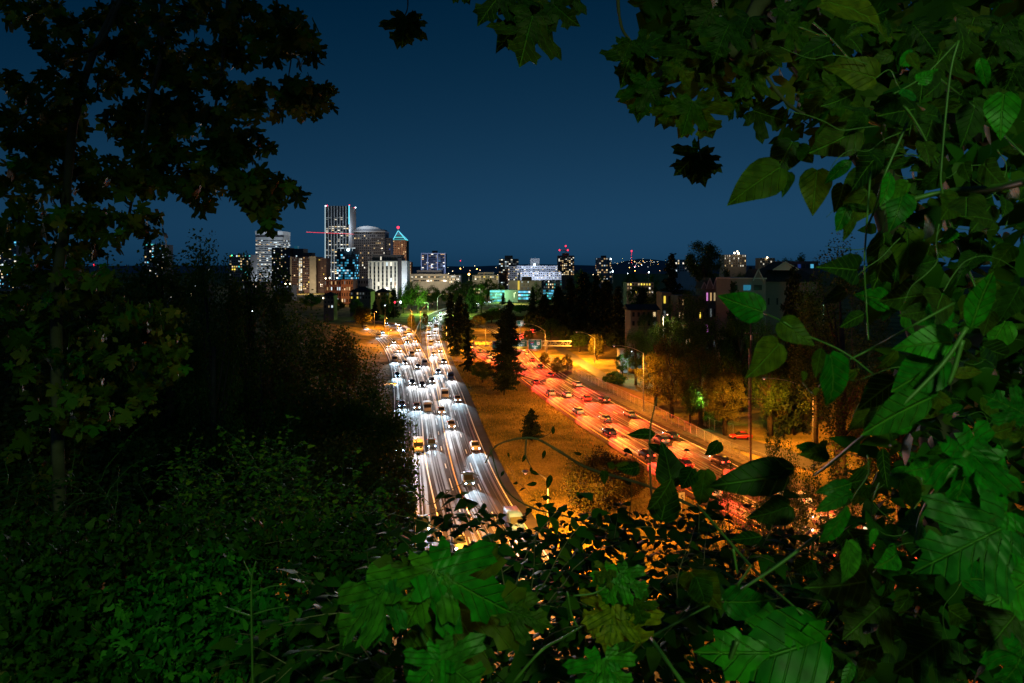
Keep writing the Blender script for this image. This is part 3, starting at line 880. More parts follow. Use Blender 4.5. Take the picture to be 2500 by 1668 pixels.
# round tower
c = empty('round_tower', (*at(1473.5, 655, 1200).xy, 0))
tag(c, 'round apartment tower standing alone with scattered lit windows', 'building')
rr = 19.5 / F * 1200; ztop = at(0, 630, 1200).z
m = MB()
for k in range(15):
    z = ztop * k / 14
    m.tube([(0, 0, z - .5), (0, 0, z)], rr + .6, 20)
m.build('floor_slab', W('pale_panel2', (0.36, 0.37, 0.40)), c)['kind'] = 'stuff'
m = MB(); m.tube([(0, 0, 0), (0, 0, ztop)], rr, 20); m.build('wall', W('grey_panel', (0.20, 0.20, 0.22)), c)
m = MB(); m.tube([(0, 0, ztop), (0, 0, ztop + 4)], rr * .35, 12); m.build('roof_core', W('dark_band', (0.05, 0.05, 0.06)), c)
for k in range(3, 14):
    for j in range(11):
        if rnd.random() < .34:
            a = PI + PI * (j + .5) / 11
            o = link('window', pane_mesh(2.4, 2.0, rnd.choice(['warm', 'white', 'warm2', 'cool'])), c)
            o.location = (math.cos(a) * (rr + .1), math.sin(a) * (rr + .1), ztop * k / 14 + 1.2); o.rotation_euler = (0, 0, a + PI / 2)
m = MB(); p = Vector((rr * .8, -rr * .7, ztop - 2)); m.tube([p - Vector((0, 0, 1)), p, p + Vector((0, 0, 1))], [.4, 1.2, .4], 8); m.build('corner_lamp', M['whitelamp'], c)

# mid distance blocks by the bend
b = Bld('flat_block', 'beige block with a bright yellow stairwell behind the bend', 1243, 1322, 685, 800, 24, W('beige_concrete', (0.38, 0.36, 0.30)))
b.front(3, 4, .3, .4, .4, ['cyan2', 'cool', 'dim'], x0=1272, x1=1292, zb=b.Z(708))
b.part('stairwell', [((b.X(1264), b.Y - .4, b.Z(708)), (b.X(1268.5), b.Y, b.Z(686)))], LIT['yellow'])
b.part('gable_roof', [((b.X(1274), b.Y - 8, b.z1 - .2), (b.X(1298), b.Y - 1, b.Z(676)))], M['roof_dark'])
b = Bld('flat_block', 'dark long block with small cyan and warm windows right of the yellow stairwell', 1322, 1372, 684, 820, 20, W('grey_panel', (0.20, 0.20, 0.22)))
b.front(4, 10, .5, .5, .5, ['cyan2', 'warm', 'teal', 'dim', 'white'], zb=b.Z(712))
b = Bld('glass_pavilion', 'low glass hall glowing teal behind the yellow diamond sign', 1196, 1232, 708, 740, 18, W('concrete_dark', (0.12, 0.12, 0.11)))
b.front(4, 6, .92, .6, .9, ['teal', 'cyan', 'cyan2', 'teal'], zb=0)
b.part('blank_bay', [((b.X(1232), b.Y - 3, 0), (b.X(1264), b.Y + 15, b.Z(708)))], W('beige_concrete', (0.38, 0.36, 0.30)))
b = Bld('glass_pavilion', 'low glass hall glowing teal right of the blank concrete bay', 1265, 1296, 709, 742, 18, W('concrete_dark', (0.12, 0.12, 0.11)))
b.front(3, 5, .92, .6, .95, ['teal', 'cyan', 'teal', 'cool'], zb=2)
b = Bld('glass_pavilion', 'sliver of teal lit glass hall between dark conifers', 1326, 1352, 707, 745, 18, W('concrete_dark', (0.12, 0.12, 0.11)))
b.front(4, 4, .9, .6, .8, ['teal', 'cyan2', 'cyan'], zb=2)
b = Bld('flat_block', 'small block with one lit bay beside the green lit trees', 1156, 1172, 702, 720, 12, W('tan_wall', (0.16, 0.13, 0.10)))
b.front(3, 3, .6, .5, .7, ['yellow', 'teal', 'warm'], zb=b.Z(728))
# far left lights behind the maple
b = Bld('office_block', 'office block with a lit crown mostly hidden behind the leaves, left', 352, 400, 597, 1100, 30, W('grey_panel', (0.20, 0.20, 0.22)))
b.front(16, 8, .6, .5, .3, ['cyan', 'warm', 'white', 'cool', 'dim'], zb=4)
b.part('lit_crown', [((b.X(352), b.Y - .5, b.Z(599)), (b.X(376), b.Y + 3, b.Z(596)))], LIT['teal'])
b = Bld('office_block', 'office block seen through leaves beside the white office slab', 560, 612, 622, 1200, 30, W('grey_panel', (0.20, 0.20, 0.22)))
b.front(12, 10, .6, .5, .35, ['warm', 'yellow', 'teal', 'cool', 'dim'], zb=4)
b = Bld('office_block', 'far office block at the left edge glimpsed between leaves', -10, 40, 565, 1100, 30, W('grey_panel', (0.20, 0.20, 0.22)))
b.front(18, 8, .7, .5, .4, ['cyan', 'warm', 'white', 'cool'], zb=4)
b = Bld('flat_block', 'tan low block under the white office slab', 592, 650, 688, 700, 18, W('tan_wall', (0.16, 0.13, 0.10)))
b.front(2, 10, .4, .7, .3, ['warm', 'white', 'dim'], zb=b.Z(705))
b = Bld('flat_block', 'low pink block seen through the leaves on the left', 365, 500, 692, 600, 18, W('tan_wall', (0.16, 0.13, 0.10)))
b.front(2, 14, .4, .6, .3, ['warm', 'white', 'cool'], zb=b.Z(730))
b = Bld('flat_block', 'low dark block with white windows below the dark glass tower', 668, 712, 697, 760, 18, W('grey_panel', (0.20, 0.20, 0.22)))
b.front(2, 10, .5, .5, .3, ['cool', 'dim'], zb=b.Z(708)); b.lamp(697, 693, .7, 'warmlamp'); b.lamp(708, 693, .7, 'warmlamp')

# right: far blocks on the ridge
b = Bld('apartment_block', 'pale balcony block behind the big round tree', 1642, 1700, 634, 650, 18, W('pale_panel2', (0.36, 0.37, 0.40)))
b.front(5, 10, .5, .6, .35, ['white', 'cool', 'warm', 'dim'], zb=b.Z(664))
b = Bld('apartment_block', 'hilltop block with bright warm roof lamps', 1768, 1822, 622, 760, 18, W('tan_wall2', (0.17, 0.15, 0.12)))
b.front(5, 10, .3, .6, .4, ['white', 'warm', 'dim'], zb=b.Z(652)); b.lamp(1793, 618, .9, 'warmlamp'); b.lamp(1803, 619, 1.0, 'warmlamp'); b.lamp(1800, 614, .7, 'warmlamp')
b = Bld('apartment_block', 'small hilltop block with one warm roof lamp', 1855, 1892, 630, 760, 14, W('tan_wall2', (0.17, 0.15, 0.12)))
b.front(3, 6, .4, .6, .2, ['white', 'warm'], zb=b.Z(648)); b.lamp(1873, 629, .8, 'warmlamp')
b = Bld('apartment_block', 'low rise with two rows of warm windows among dark trees', 1530, 1596, 690, 480, 14, W('tan_wall', (0.16, 0.13, 0.10)))
b.front(3, 10, .5, .5, .55, ['warm', 'white', 'warm2', 'yellow'], zb=b.Z(718))
b = Bld('flat_house', 'flat roofed house with blue windows behind the mauve house', 1915, 1998, 638, 260, 10, W('mauve_wall', (0.15, 0.11, 0.10)), z0=18, cat='house')
b.front(1, 8, .7, .6, .35, ['cyan', 'blue', 'cool'], zt=b.Z(642), zb=b.Z(658))

# houses on the right bank
MV = W('mauve_wall', (0.15, 0.11, 0.10)); MV2 = W('mauve_pale', (0.20, 0.155, 0.145))
b = hip_house('house', 'large mauve house with dark hip roof on the right bank', 1861, 1996, 688, 640, 190, 14, MV, 0, 0, 0, [], z0=6)
facade(b.r, (b.X(1866), b.Y), (b.X(1992), b.Y), b.Z(745), b.Z(727), 1, 6, .18, .9, 0, ['dim'])
b.part('front_wing', [((b.X(1775), b.Y - 3, 6), (b.X(1860), b.Y + 10, b.Z(679)))], MV2)
b.part('wing_cornice', [((b.X(1774), b.Y - 3.4, b.Z(681)), (b.X(1861), b.Y + 10, b.Z(678)))], W('cornice_pale', (0.45, 0.38, 0.36)))
for x0, x1, key in ((1790, 1800, 'dark'), (1815, 1833, 'cyan2'), (1841, 1860, 'dark')):
    w_ = pane_mesh((x1 - x0) / F * 187, 13 / F * 187, key); o = link('window', w_, b.r)
    p = at((x0 + x1) / 2, 709, 186.9) - b.r.location; o.location = p
def gable(b, px0, px1, yb, yt, dY, d, wall, name='gable'):
    o = b.r.location; Yg = b.Y + dY
    p, q, t = at(px0, yb, Yg), at(px1, yb, Yg), at((px0 + px1) / 2, yt, Yg)
    m = MB(); bk = Vector((0, d, 0))
    m.add([v - o for v in (p, q, t, p + bk, q + bk, t + bk)], [(0, 1, 2), (3, 5, 4)])
    m.build(name, wall, b.r)
    m = MB(); e = (q - p) * .06
    for a, c_ in ((p - e, t), (t, q + e)):
        m.add([v - o for v in (a + Vector((0, -.3, .05)), c_ + Vector((0, -.3, .25)), c_ + bk + Vector((0, 0, .25)), a + bk + Vector((0, 0, .05)))], [(0, 1, 2, 3)])
    m.build(name + '_roof', M['roof_dark'], b.r)
    m = MB()
    for a, c_ in ((p - e, t), (t, q + e)): m.bar(a - o + Vector((0, -.35, .05)), c_ - o + Vector((0, -.35, .2)), .12, .3)
    m.build(name + '_trim', W('cornice_pale', (0.45, 0.38, 0.36)), b.r)
gable(b, 1839, 1862, 686, 659, -3.2, 8, MV2)
gable(b, 1889, 1946, 660, 641, -1.5, 8, W('cornice_pale', (0.45, 0.38, 0.36)))
b = Bld('townhouse', 'row house with two steep white trimmed gables', 1722, 1776, 705, 230, 12, MV, z0=6, cat='house')
b.front(4, 6, .4, .5, .4, ['warm', 'warm2', 'pink', 'dim'], zb=8)
for x0 in (1724, 1740): gable(b, x0, x0 + 17, 706, 680, -.4, 8, MV2)
gable(b, 1712, 1726, 706, 690, .6, 8, MV2)
b = hip_house('house', 'pale house with low gable roof beside the bright lamp', 1540, 1604, 757, 743, 235, 12, W('tan_wall2', (0.17, 0.15, 0.12)), 2, 5, .3, ['warm', 'dim'], z0=2, gable=True)
b = Bld('townhouse', 'narrow tan house end with two lit windows above the gable house', 1617, 1640, 714, 245, 10, W('tan_wall', (0.16, 0.13, 0.10)), z0=4, cat='house')
b.front(3, 2, .4, .5, .5, ['yellow', 'warm', 'dim'], zb=12)
b = Bld('townhouse', 'terrace with glowing doorways behind the trees by the bright lamp', 1655, 1722, 722, 225, 10, W('mauve_wall', (0.15, 0.11, 0.10)), z0=4, cat='house')
b.front(5, 8, .3, .45, .3, ['warm', 'warm2', 'yellow', 'warm2', 'dim'], zb=6)
b = Bld('shed', 'small white clapboard wall lit by the cool street lamp', 1513, 1532, 855, 240, 6, W('white_panel', (0.60, 0.60, 0.57)), z0=0, cat='shed')

# ------------------------------------------------------------------ scattered far city lights: each a lamp on a short post
lampmesh = {}
def far_light(px, py, Y, key, r):
    k = key
    if k not in lampmesh:
        m = MB(); m.tube([(0, 0, -.5), (0, 0, 0), (0, 0, .5)], [.3, .55, .3], 6); m.tube([(0, 0, -9), (0, 0, -.5)], .06, 4, mi=1)
        lampmesh[k] = m.mesh('street_light', [M[key], M['steel']])
    o = link('street_light', lampmesh[k]); o.location = at(px, py, Y); o.scale = (r, r, r)
    return o
R2 = random.Random(3)
names = {'warmlamp': 'warm', 'whitelamp': 'cool white', 'redlamp': 'red', 'sodium': 'orange', 'greenlamp': 'green'}
for i in range(70):
    t = R2.gauss(0, 1)
    px = 1560 + 42 * t; py = 640 + R2.gauss(0, 4.5) + abs(t) * 2
    k = R2.choice(['warmlamp', 'warmlamp', 'sodium', 'whitelamp'])
    tag(far_light(px, min(652, py), 4400, k, R2.uniform(.5, 1.3)), f'tiny {names[k]} light among many scattered over the butte', 'light', f'{names[k]} lights on the butte')
for i in range(40):
    px = R2.uniform(1020, 1640); py = R2.uniform(646, 672)
    k = R2.choice(['warmlamp', 'whitelamp', 'sodium', 'warmlamp'])
    tag(far_light(px, py, 1700 if py > 652 else 4000, k, R2.uniform(.7, 1.3) * (1 if py > 652 else 2)), f'tiny {names[k]} light among many low on the far plain', 'light', f'{names[k]} lights on the far plain')
for px, py, Y, k, r, lb in ((1145, 670, 900, 'sodium', 2.4, 'bright orange street light between the garage and the dark tower'), (1124, 637, 3500, 'redlamp', 4, 'red mast light above the far plain left of the dark tower'), (1124, 656, 2500, 'sodium', 3, 'orange light below the red mast light'),
                            (1164, 657, 2500, 'sodium', 3, 'orange light right of the red mast light'), (1496, 663, 900, 'whitelamp', 1.8, 'bright white light at the foot of the round tower'), (1550, 651, 2500, 'redlamp', 3, 'red crane light low in front of the butte'),
                            (1533, 668, 900, 'whitelamp', 1.2, 'cool light right of the round tower, left of its pair'), (1584, 665, 900, 'whitelamp', 1.6, 'cool light in front of the butte foot'), (964, 738, 480, 'redlamp', 1.2, 'red traffic light above the ramp bend'),
                            (978, 738, 480, 'whitelamp', 1.4, 'blue white light next to the red traffic light'), (940, 746, 480, 'whitelamp', .9, 'small cool light on the pale pole over the bend'), (795, 680, 690, 'warmlamp', 1.4, 'warm roof light at the left end of the brick block'),
                            (805, 679, 690, 'warmlamp', 1.4, 'warm roof light at the middle of the brick block'), (823, 679, 690, 'warmlamp', 1.1, 'warm roof light at the right end of the brick block'), (616, 761, 400, 'whitelamp', 1.0, 'cool lamp deep among the left trees'),
                            (789, 728, 480, 'warmlamp', .9, 'warm lamp on the narrow lit house'), (566, 624, 1100, 'greenlamp', 1.6, 'green light beside the far office block'), (230, 647, 900, 'redlamp', 2.2, 'red sign lamp glimpsed through the maple'),
                            (2007, 735, 170, 'whitelamp', .35, 'cool lamp right of the mauve house')):
    tag(far_light(px, py, Y, k, r), lb, 'light')
# radio mast on the butte
m = MB(); p = at(1542, 612, 4500)
m.bar((p.x - 4, p.y, 0), (p.x, p.y, p.z), .5); m.bar((p.x + 4, p.y, 0), (p.x, p.y, p.z), .5)
mast = m.build('radio_mast', M['sign_red']); tag(mast, 'thin radio mast with red lamps on the butte', 'mast')
for t in (0, 5, 10, 16, 22, 28):
    m = MB(); q = at(1542, 613 + t, 4495); s = 4.5 if t == 0 else 1.6; m.tube([q + Vector((0, 0, -s)), q, q + Vector((0, 0, s))], [s * .4, s, s * .4], 6); m.build('beacon', M['redlamp'], mast)

# added unseen fill points hung before the facades to light the city
def facade_fill(px, py, Y, watts, col, r=2.0):
    li = bpy.data.lights.new('facade_fill', 'POINT')
    li.energy = watts * 1.7; li.color = col; li.shadow_soft_size = r
    o = bpy.data.objects.new('facade_fill', li); COL.objects.link(o); o.location = at(px, py, Y)
WARM, COOL = (1.0, 0.75, 0.5), (0.75, 0.88, 1.0)
for a in ((640, 560, 1255, 9e3, COOL), (675, 560, 1255, 9e3, COOL), (650, 690, 1240, 3e4, COOL), (812, 690, 1340, 4e4, COOL), (835, 560, 1330, 2.2e4, COOL), (875, 560, 1400, 2.5e4, COOL), (885, 545, 1240, 9e3, COOL), (900, 600, 1190, 1.6e4, WARM),
          (920, 710, 770, 1.6e4, (1, .92, .75)), (950, 705, 772, 1.4e4, (1, .92, .75)), (990, 700, 780, 1.2e4, COOL), (968, 620, 1450, 2.2e4, (1, .7, .42)), (740, 700, 965, 1.2e4, WARM), (765, 700, 968, 1.2e4, (1, .85, .6)),
          (1040, 650, 1262, 1.1e4, (.5, .62, 1)), (1075, 650, 1262, 1.1e4, (.5, .62, 1)), (1030, 690, 965, 1.4e4, (1, .82, .58)), (1075, 690, 965, 1.2e4, (1, .82, .58)),
          (1290, 690, 905, 1.2e4, (.7, .8, 1)), (1330, 690, 905, 1.4e4, (.7, .8, 1)), (1285, 640, 925, 6e3, (.7, .8, 1)), (1340, 645, 915, 6e3, (.7, .8, 1)), (1260, 715, 770, 5e3, (1, .85, .5)), (1185, 690, 880, 5e3, (1, .85, .5)),
          (1808, 625, 740, 2.5e3, WARM), (1560, 712, 465, 1.5e3, WARM), (820, 712, 672, 3e3, (1, .6, .3)), (848, 710, 665, 3e3, (1, .6, .3))):
    facade_fill(*a)
# ------------------------------------------------------------------ street lamps
SOD = (1.0, 0.345, 0.028)
LAMP_K = 1.0
def street_lamp(label, base, H_, tip, watts, col=SOD, lens='sodium_dim', spot=178, name='street_lamp', omni=False):
    """base: ground point; tip: (dx, dy, dz) of the lamp head from the top of the post."""
    b = Vector(base)
    r = empty(name, b)
    tag(r, label, 'street lamp', 'street lamps' if name == 'street_lamp' else None)
    m = MB(); m.tube([(0, 0, 0), (0, 0, H_)], [0.15, 0.10], 8); m.build('post', M['steel'], r, True)
    m = MB(); m.box((-.25, -.25, -.1), (.25, .25, .25)); m.build('base_plate', M['concrete'], r)
    t = Vector(tip); top = Vector((0, 0, H_ - .1))
    pts = [top + Vector((t.x * k, t.y * k, t.z * (1 - (1 - k) ** 2.2))) for k in (0, .2, .4, .6, .8, 1)]
    m = MB(); m.tube(pts, [.085, .08, .07, .065, .06, .06], 6); m.build('arm', M['steel'], r, True)
    d = Vector((t.x, t.y, 0)).normalized()
    e = pts[-1]
    hd = MB(); hd.tube([e - d * .1, e + d * .15, e + d * .55, e + d * .8], [.08, .20, .22, .08], 8)
    ho = hd.build('lamp_head', M['steel'], r, True)
    ln = MB(); c = e + d * .38
    ln.tube([c + Vector((0, 0, -.32)), c + Vector((0, 0, -.24)), c + Vector((0, 0, -.16))], [.08, .17, .19], 8); ln.build('lens', M[lens], ho)
    if watts:
        li = bpy.data.lights.new('lamp_light', 'POINT' if omni else 'SPOT'); li.energy = watts * LAMP_K; li.color = col
        if not omni: li.spot_size = R(spot); li.spot_blend = .35
        li.shadow_soft_size = .25
        lo = bpy.data.objects.new('lamp_light', li); COL.objects.link(lo); lo.parent = r; lo.location = c + Vector((0, 0, -.5))
    return r
def lampP(label, bx, by, ty, tx, tyy, watts, **k):
    b = gnd(bx, by); s = b.y / F
    Hh = (by - ty) * s
    return street_lamp(label, b, Hh, ((tx - bx) * s, k.pop('dy', 0), (ty - tyy) * s), watts, **k)
LAMP_K = 3.4
lampP('tall lamp with long arm near the red parked car', 1985, 1105, 958, 1870, 922, 15000)
lampP('tall lamp with long arm beside the orange lit trees', 1571, 1003, 862, 1503, 843, 20000)
lampP('lamp right of the green exit signs with arm to the left', 1331, 872, 808, 1283, 790, 30000)
lampP('lamp half hidden by the golden columnar tree', 1452, 885, 826, 1410, 810, 40000)
lampP('lamp with two stage arm left of the tall dark conifer', 1186, 838, 800, 1155, 791, 26000)
lampP('far lamp above the first teal exit sign', 1235, 806, 760, 1221, 754, 14000)
lampP('lamp post beside the inner edge of the curving carriageway', 1090, 858, 797, 1082, 794, 26000)
lampP('lamp post on the outside of the curving carriageway', 1026, 828, 760, 1054, 741, 16000)
lampP('far lamp post on the outside of the bend before green trees', 1068, 762, 727, 1082, 718, 14000, col=(0.8, 1.0, 0.6))
lampP('lamp post between the inner ramp and the oncoming carriageway', 1005, 812, 760, 990, 752, 14000)
lampP('lamp post low in the median half hidden by twigs', 1338, 1340, 1172, 1290, 1150, 34000)
lampP('lamp post among the left bank trees over the outer ramp', 905, 1120, 955, 960, 935, 9000, omni=True)
lampP('lamp post behind the shrubs at the lower right', 2110, 1290, 1120, 1995, 1095, 11000)
for px, py, by, lb in ((914, 761, 800, 'bright orange lamp over the yellow lit tree at the ramp bend'), (939, 777, 812, 'bright orange lamp over the inner ramp bend'), (948, 806, 845, 'bright orange lamp low over the outer ramp bend')):
    b_ = gnd(px, by); s = b_.y / F
    street_lamp(lb, b_, (by - py) * s, (.8, 0, .25), 9000, lens='sodium', spot=170)
street_lamp('bright warm lamp before the pale gable house', (at(1619, 768, 210).x, 210, 6), at(1619, 768, 210).z - 6, (.8, -.6, .3), 1300, col=(1, .75, .42), lens='warmlamp', spot=175)
street_lamp('bright cool lamp by the small white wall', (at(1533, 857, 225).x, 225, 0), at(1533, 857, 225).z, (.8, -.6, .3), 1700, col=(.6, .95, 1), lens='whitelamp', spot=175)
street_lamp('cool green white lamp in the trees right of the mauve house', (at(2010, 735, 165).x, 165, 8), at(2010, 735, 165).z - 8, (-.6, -.4, .2), 500, col=(.3, 1, .5), lens='whitelamp', omni=True)
street_lamp('cool lamp over the side street lighting the green bush', (at(1720, 1000, 160).x, 160, 0), 6.5, (-.6, -.6, .2), 1100, col=(.35, 1, .2), lens='sodium_dim', omni=True)
street_lamp('greenish lamp before the trees on the far side of the bend', (at(1118, 770, 530).x, 530, 0), 9, (-2, -1, .4), 14000, col=(.5, 1, .2), omni=True)
street_lamp('greenish lamp before the left end of the trees beyond the bend', (at(1045, 770, 545).x, 545, 0), 9, (-2, -1, .4), 12000, col=(.4, 1, .2), omni=True)
street_lamp('white lamp under the trees before the teal halls', (at(1255, 735, 700).x, 700, 0), 11, (1, -1, .4), 6000, col=(.8, 1, .5), lens='warmlamp', omni=True)
street_lamp('green lamp under the trees behind the low annex', (at(1210, 722, 730).x, 730, 0), 9, (1, -1, .4), 6000, col=(.3, 1, .5), omni=True)
LAMP_K = 1.0

# ------------------------------------------------------------------ sign gantry and exit signs
def text(body, size, loc, mat, parent, name='lettering', sx=1.0):
    cu = bpy.data.curves.new(name, 'FONT'); cu.body = body; cu.size = size; cu.align_x = 'CENTER'; cu.align_y = 'CENTER'; cu.extrude = .006
    cu.resolution_u = 2; cu.materials.append(mat)
    tmp = bpy.data.objects.new('tmp_text', cu); COL.objects.link(tmp)
    bpy.context.view_layer.update()
    me = bpy.data.meshes.new_from_object(tmp.evaluated_get(bpy.context.evaluated_depsgraph_get()))
    bpy.data.objects.remove(tmp)
    o = link(name, me, parent)
    o.location = loc; o.rotation_euler = (PI / 2, 0, 0); o.scale = (sx, 1, 1)
    return o
def plate(name, pts, y0, y1, mat, parent):
    m = MB(); n = len(pts)
    m.add([(x, y0, z) for x, z in pts] + [(x, y1, z) for x, z in pts], [tuple(range(n)), tuple(reversed(range(n, 2 * n)))] + [(i, n + i, n + (i + 1) % n, (i + 1) % n) for i in range(n)])
    return m.build(name, mat, parent)
def rrect(x0, z0, x1, z1, r):
    o = []
    for cx, cz, a in ((x1 - r, z1 - r, 0), (x0 + r, z1 - r, 90), (x0 + r, z0 + r, 180), (x1 - r, z0 + r, 270)):
        for k in range(4): o.append((cx + r * math.cos(R(a + 30 * k)), cz + r * math.sin(R(a + 30 * k))))
    return o
def shield_i(cx, cz, s, parent):
    body = [(-.5, .25), (-.42, .42), (-.2, .36), (0, .44), (.2, .36), (.42, .42), (.5, .25), (.52, 0), (.4, -.3), (0, -.56), (-.4, -.3), (-.52, 0)]
    sh = plate('route_shield', [(cx + x * s, cz + z * s) for x, z in reversed(body)], -.05, -.03, M['sign_blue'], parent)
    top = [(-.5, .25), (-.42, .42), (-.2, .36), (0, .44), (.2, .36), (.42, .42), (.5, .25), (.52, .16), (-.52, .16)]
    plate('shield_band', [(cx + x * s, cz + z * s) for x, z in reversed(top)], -.058, -.052, M['sign_red'], sh)
    text('405', .42 * s, (cx, -.065, cz - .08 * s), M['sign_white'], sh)
def shield_us(cx, cz, s, parent):
    body = [(-.5, .2), (-.4, .48), (-.15, .42), (0, .5), (.15, .42), (.4, .48), (.5, .2), (.46, -.1), (.5, -.3), (.25, -.5), (0, -.55), (-.25, -.5), (-.5, -.3), (-.46, -.1)]
    sh = plate('route_shield', [(cx + x * s, cz + z * s) for x, z in reversed(body)], -.05, -.03, M['sign_white'], parent)
    text('26', .6 * s, (cx, -.065, cz), M['sign_black'], sh)
def arrow(cx, cz, s, mat, parent):
    pts = [(-.12, .5), (-.12, 0), (-.4, .05), (0, -.5), (.4, .05), (.12, 0), (.12, .5)]
    plate('arrow', [(cx + x * s, cz + z * s) for x, z in pts], -.06, -.04, mat, parent)
def exit_sign(label, p, wd, hg, fill=None):
    r = empty('exit_sign', p); tag(r, label, 'road sign', 'green exit signs')
    plate('border', rrect(-wd / 2, 0, wd / 2, hg, .25)[::-1], -.02, .06, M['sign_white'], r)
    plate('panel', rrect(-wd / 2 + .1, .1, wd / 2 - .1, hg - .1, .2)[::-1], -.03, -.021, M['sign_green'], r)
    m = MB(); m.box((-wd * .3, -1.6, -.35), (wd * .3, -1.35, -.2)); m.build('added_sign_lamp', M['steel'], r)  # added lamp body, put in to brighten the sign
    m = MB(); m.bar((0, -1.4, -.3), (0, 0, -.1), .08); m.build('added_lamp_arm', M['steel'], r)
    li = bpy.data.lights.new('sign_fill', 'SPOT'); li.energy = 260; li.color = (.95, 1, .95); li.spot_size = R(120); li.spot_blend = 1; li.shadow_soft_size = .3  # added light that makes the sign panel brighter
    lo = bpy.data.objects.new('sign_fill', li); COL.objects.link(lo); lo.parent = r; lo.location = (0, -1.7, -.1); lo.rotation_euler = (R(140), 0, 0)
    return r
gy = gnd(1300, 884).y
s = gy / F
G = empty('sign_gantry', (at(1155, 0, gy).x, gy, 0)); tag(G, 'steel truss gantry carrying three green signs over the outgoing lanes', 'sign gantry')
xa, xb = 0.0, (1395 - 1155) * s
zt_, zb_ = at(0, 833.5, gy).z, at(0, 845, gy).z
for y in (0, 1.2):
    for z in (zb_, zt_):
        m = MB(); m.bar((xa, y, z), (xb, y, z), .22); m.build('chord', M['steel'], G)
N = 24
for i in range(N):
    x0, x1 = xa + (xb - xa) * i / N, xa + (xb - xa) * (i + 1) / N
    m = MB(); m.bar((x0, 0, zb_), (x0, 0, zt_), .12); m.build('vertical', M['steel'], G)
    m = MB(); m.bar((x0, 0, zb_ if i % 2 else zt_), (x1, 0, zt_ if i % 2 else zb_), .12); m.build('diagonal', M['steel'], G)
for x in (xa + .3, (1335 - 1155) * s):
    m = MB(); m.tube([(x, .6, 0), (x, .6, zt_ + .3)], .28, 8); m.build('column', M['steel'], G, True)
def sgn(label, x0, x1, y0, y1):
    p = at((x0 + x1) / 2, y1, gy - .6)
    return exit_sign(label, p, (x1 - x0) * s, (y1 - y0) * s), (x1 - x0) * s, (y1 - y0) * s
r, wd, hg = sgn('green sign reading North 405 Seattle left of the tall conifer', 1201, 1234, 833, 853)
shield_i(-wd * .3, hg * .72, wd * .22, r); text('NORTH', .75, (wd * .14, -.04, hg * .76), M['sign_white'], r); text('Seattle', 1.15, (0, -.04, hg * .42), M['sign_white'], r); arrow(-wd * .05, hg * .16, .7, M['sign_white'], r)
r, wd, hg = sgn('green sign reading Market Street with a yellow exit strip', 1249, 1287, 832, 853)
text('Market', 1.1, (wd * .1, -.04, hg * .80), M['sign_white'], r); text('Street', 1.1, (wd * .1, -.04, hg * .52), M['sign_white'], r)
plate('exit_strip', rrect(-wd / 2, -.1, wd / 2 + .3, hg * .32, .1)[::-1], -.055, -.035, M['sign_yellow'], r); text('EXIT', .6, (-wd * .3, -.065, hg * .13), M['sign_black'], r); text('ONLY', .6, (wd * .34, -.065, hg * .13), M['sign_black'], r); arrow(wd * .05, hg * .14, .62, M['sign_black'], r)
plate('exit_tab', rrect(wd * .05, hg + .02, wd * .45, hg + .75, .1)[::-1], -.02, .05, M['sign_green'], r); text('1A', .6, (wd * .25, -.03, hg + .38), M['sign_white'], r)
r, wd, hg = sgn('green sign reading South 405 East 26 Salem on the right of the gantry', 1290, 1322, 829, 853)
text('SOUTH', .62, (-wd * .24, -.04, hg * .86), M['sign_white'], r); text('EAST', .62, (wd * .25, -.04, hg * .86), M['sign_white'], r); shield_i(-wd * .22, hg * .60, wd * .26, r); shield_us(wd * .26, hg * .60, wd * .25, r)
text('Salem', 1.0, (0, -.04, hg * .30), M['sign_white'], r); arrow(0, hg * .12, .72, M['sign_white'], r)
# second pair of signs further off
gy2 = gnd(1240, 820).y; s2 = gy2 / F
p = at(1229, 799, gy2); r = exit_sign('farther teal exit sign left of the conifer top reading Market Street', p, 18 * s2, 16 * s2)
text('Market', 1.0, (0, -.04, 11 * s2), M['sign_white'], r); text('Street', 1.0, (0, -.04, 7.5 * s2), M['sign_white'], r)
plate('exit_strip', rrect(-9 * s2, -.1, 9 * s2, 3.5 * s2, .1)[::-1], -.055, -.035, M['sign_yellow'], r); plate('exit_tab', rrect(-6 * s2, 16.1 * s2, 5 * s2, 19.5 * s2, .1)[::-1], -.02, .05, M['sign_green'], r)
m = MB(); m.tube([(0, .3, -p.z), (0, .3, 14 * s2)], .2, 8); m.build('post', M['steel'], r)
p = at(1270, 797, gy2); r = exit_sign('farther exit sign with white shield right of the conifer top', p, 17 * s2, 14 * s2)
shield_us(4 * s2, 8.5 * s2, 7 * s2, r); text('Salem', .9, (-3 * s2, -.04, 4 * s2), M['sign_white'], r); arrow(4 * s2, 2.4 * s2, .8, M['sign_white'], r)
m = MB(); m.tube([(0, .3, -p.z), (0, .3, 13 * s2)], .2, 8); m.build('post', M['steel'], r)
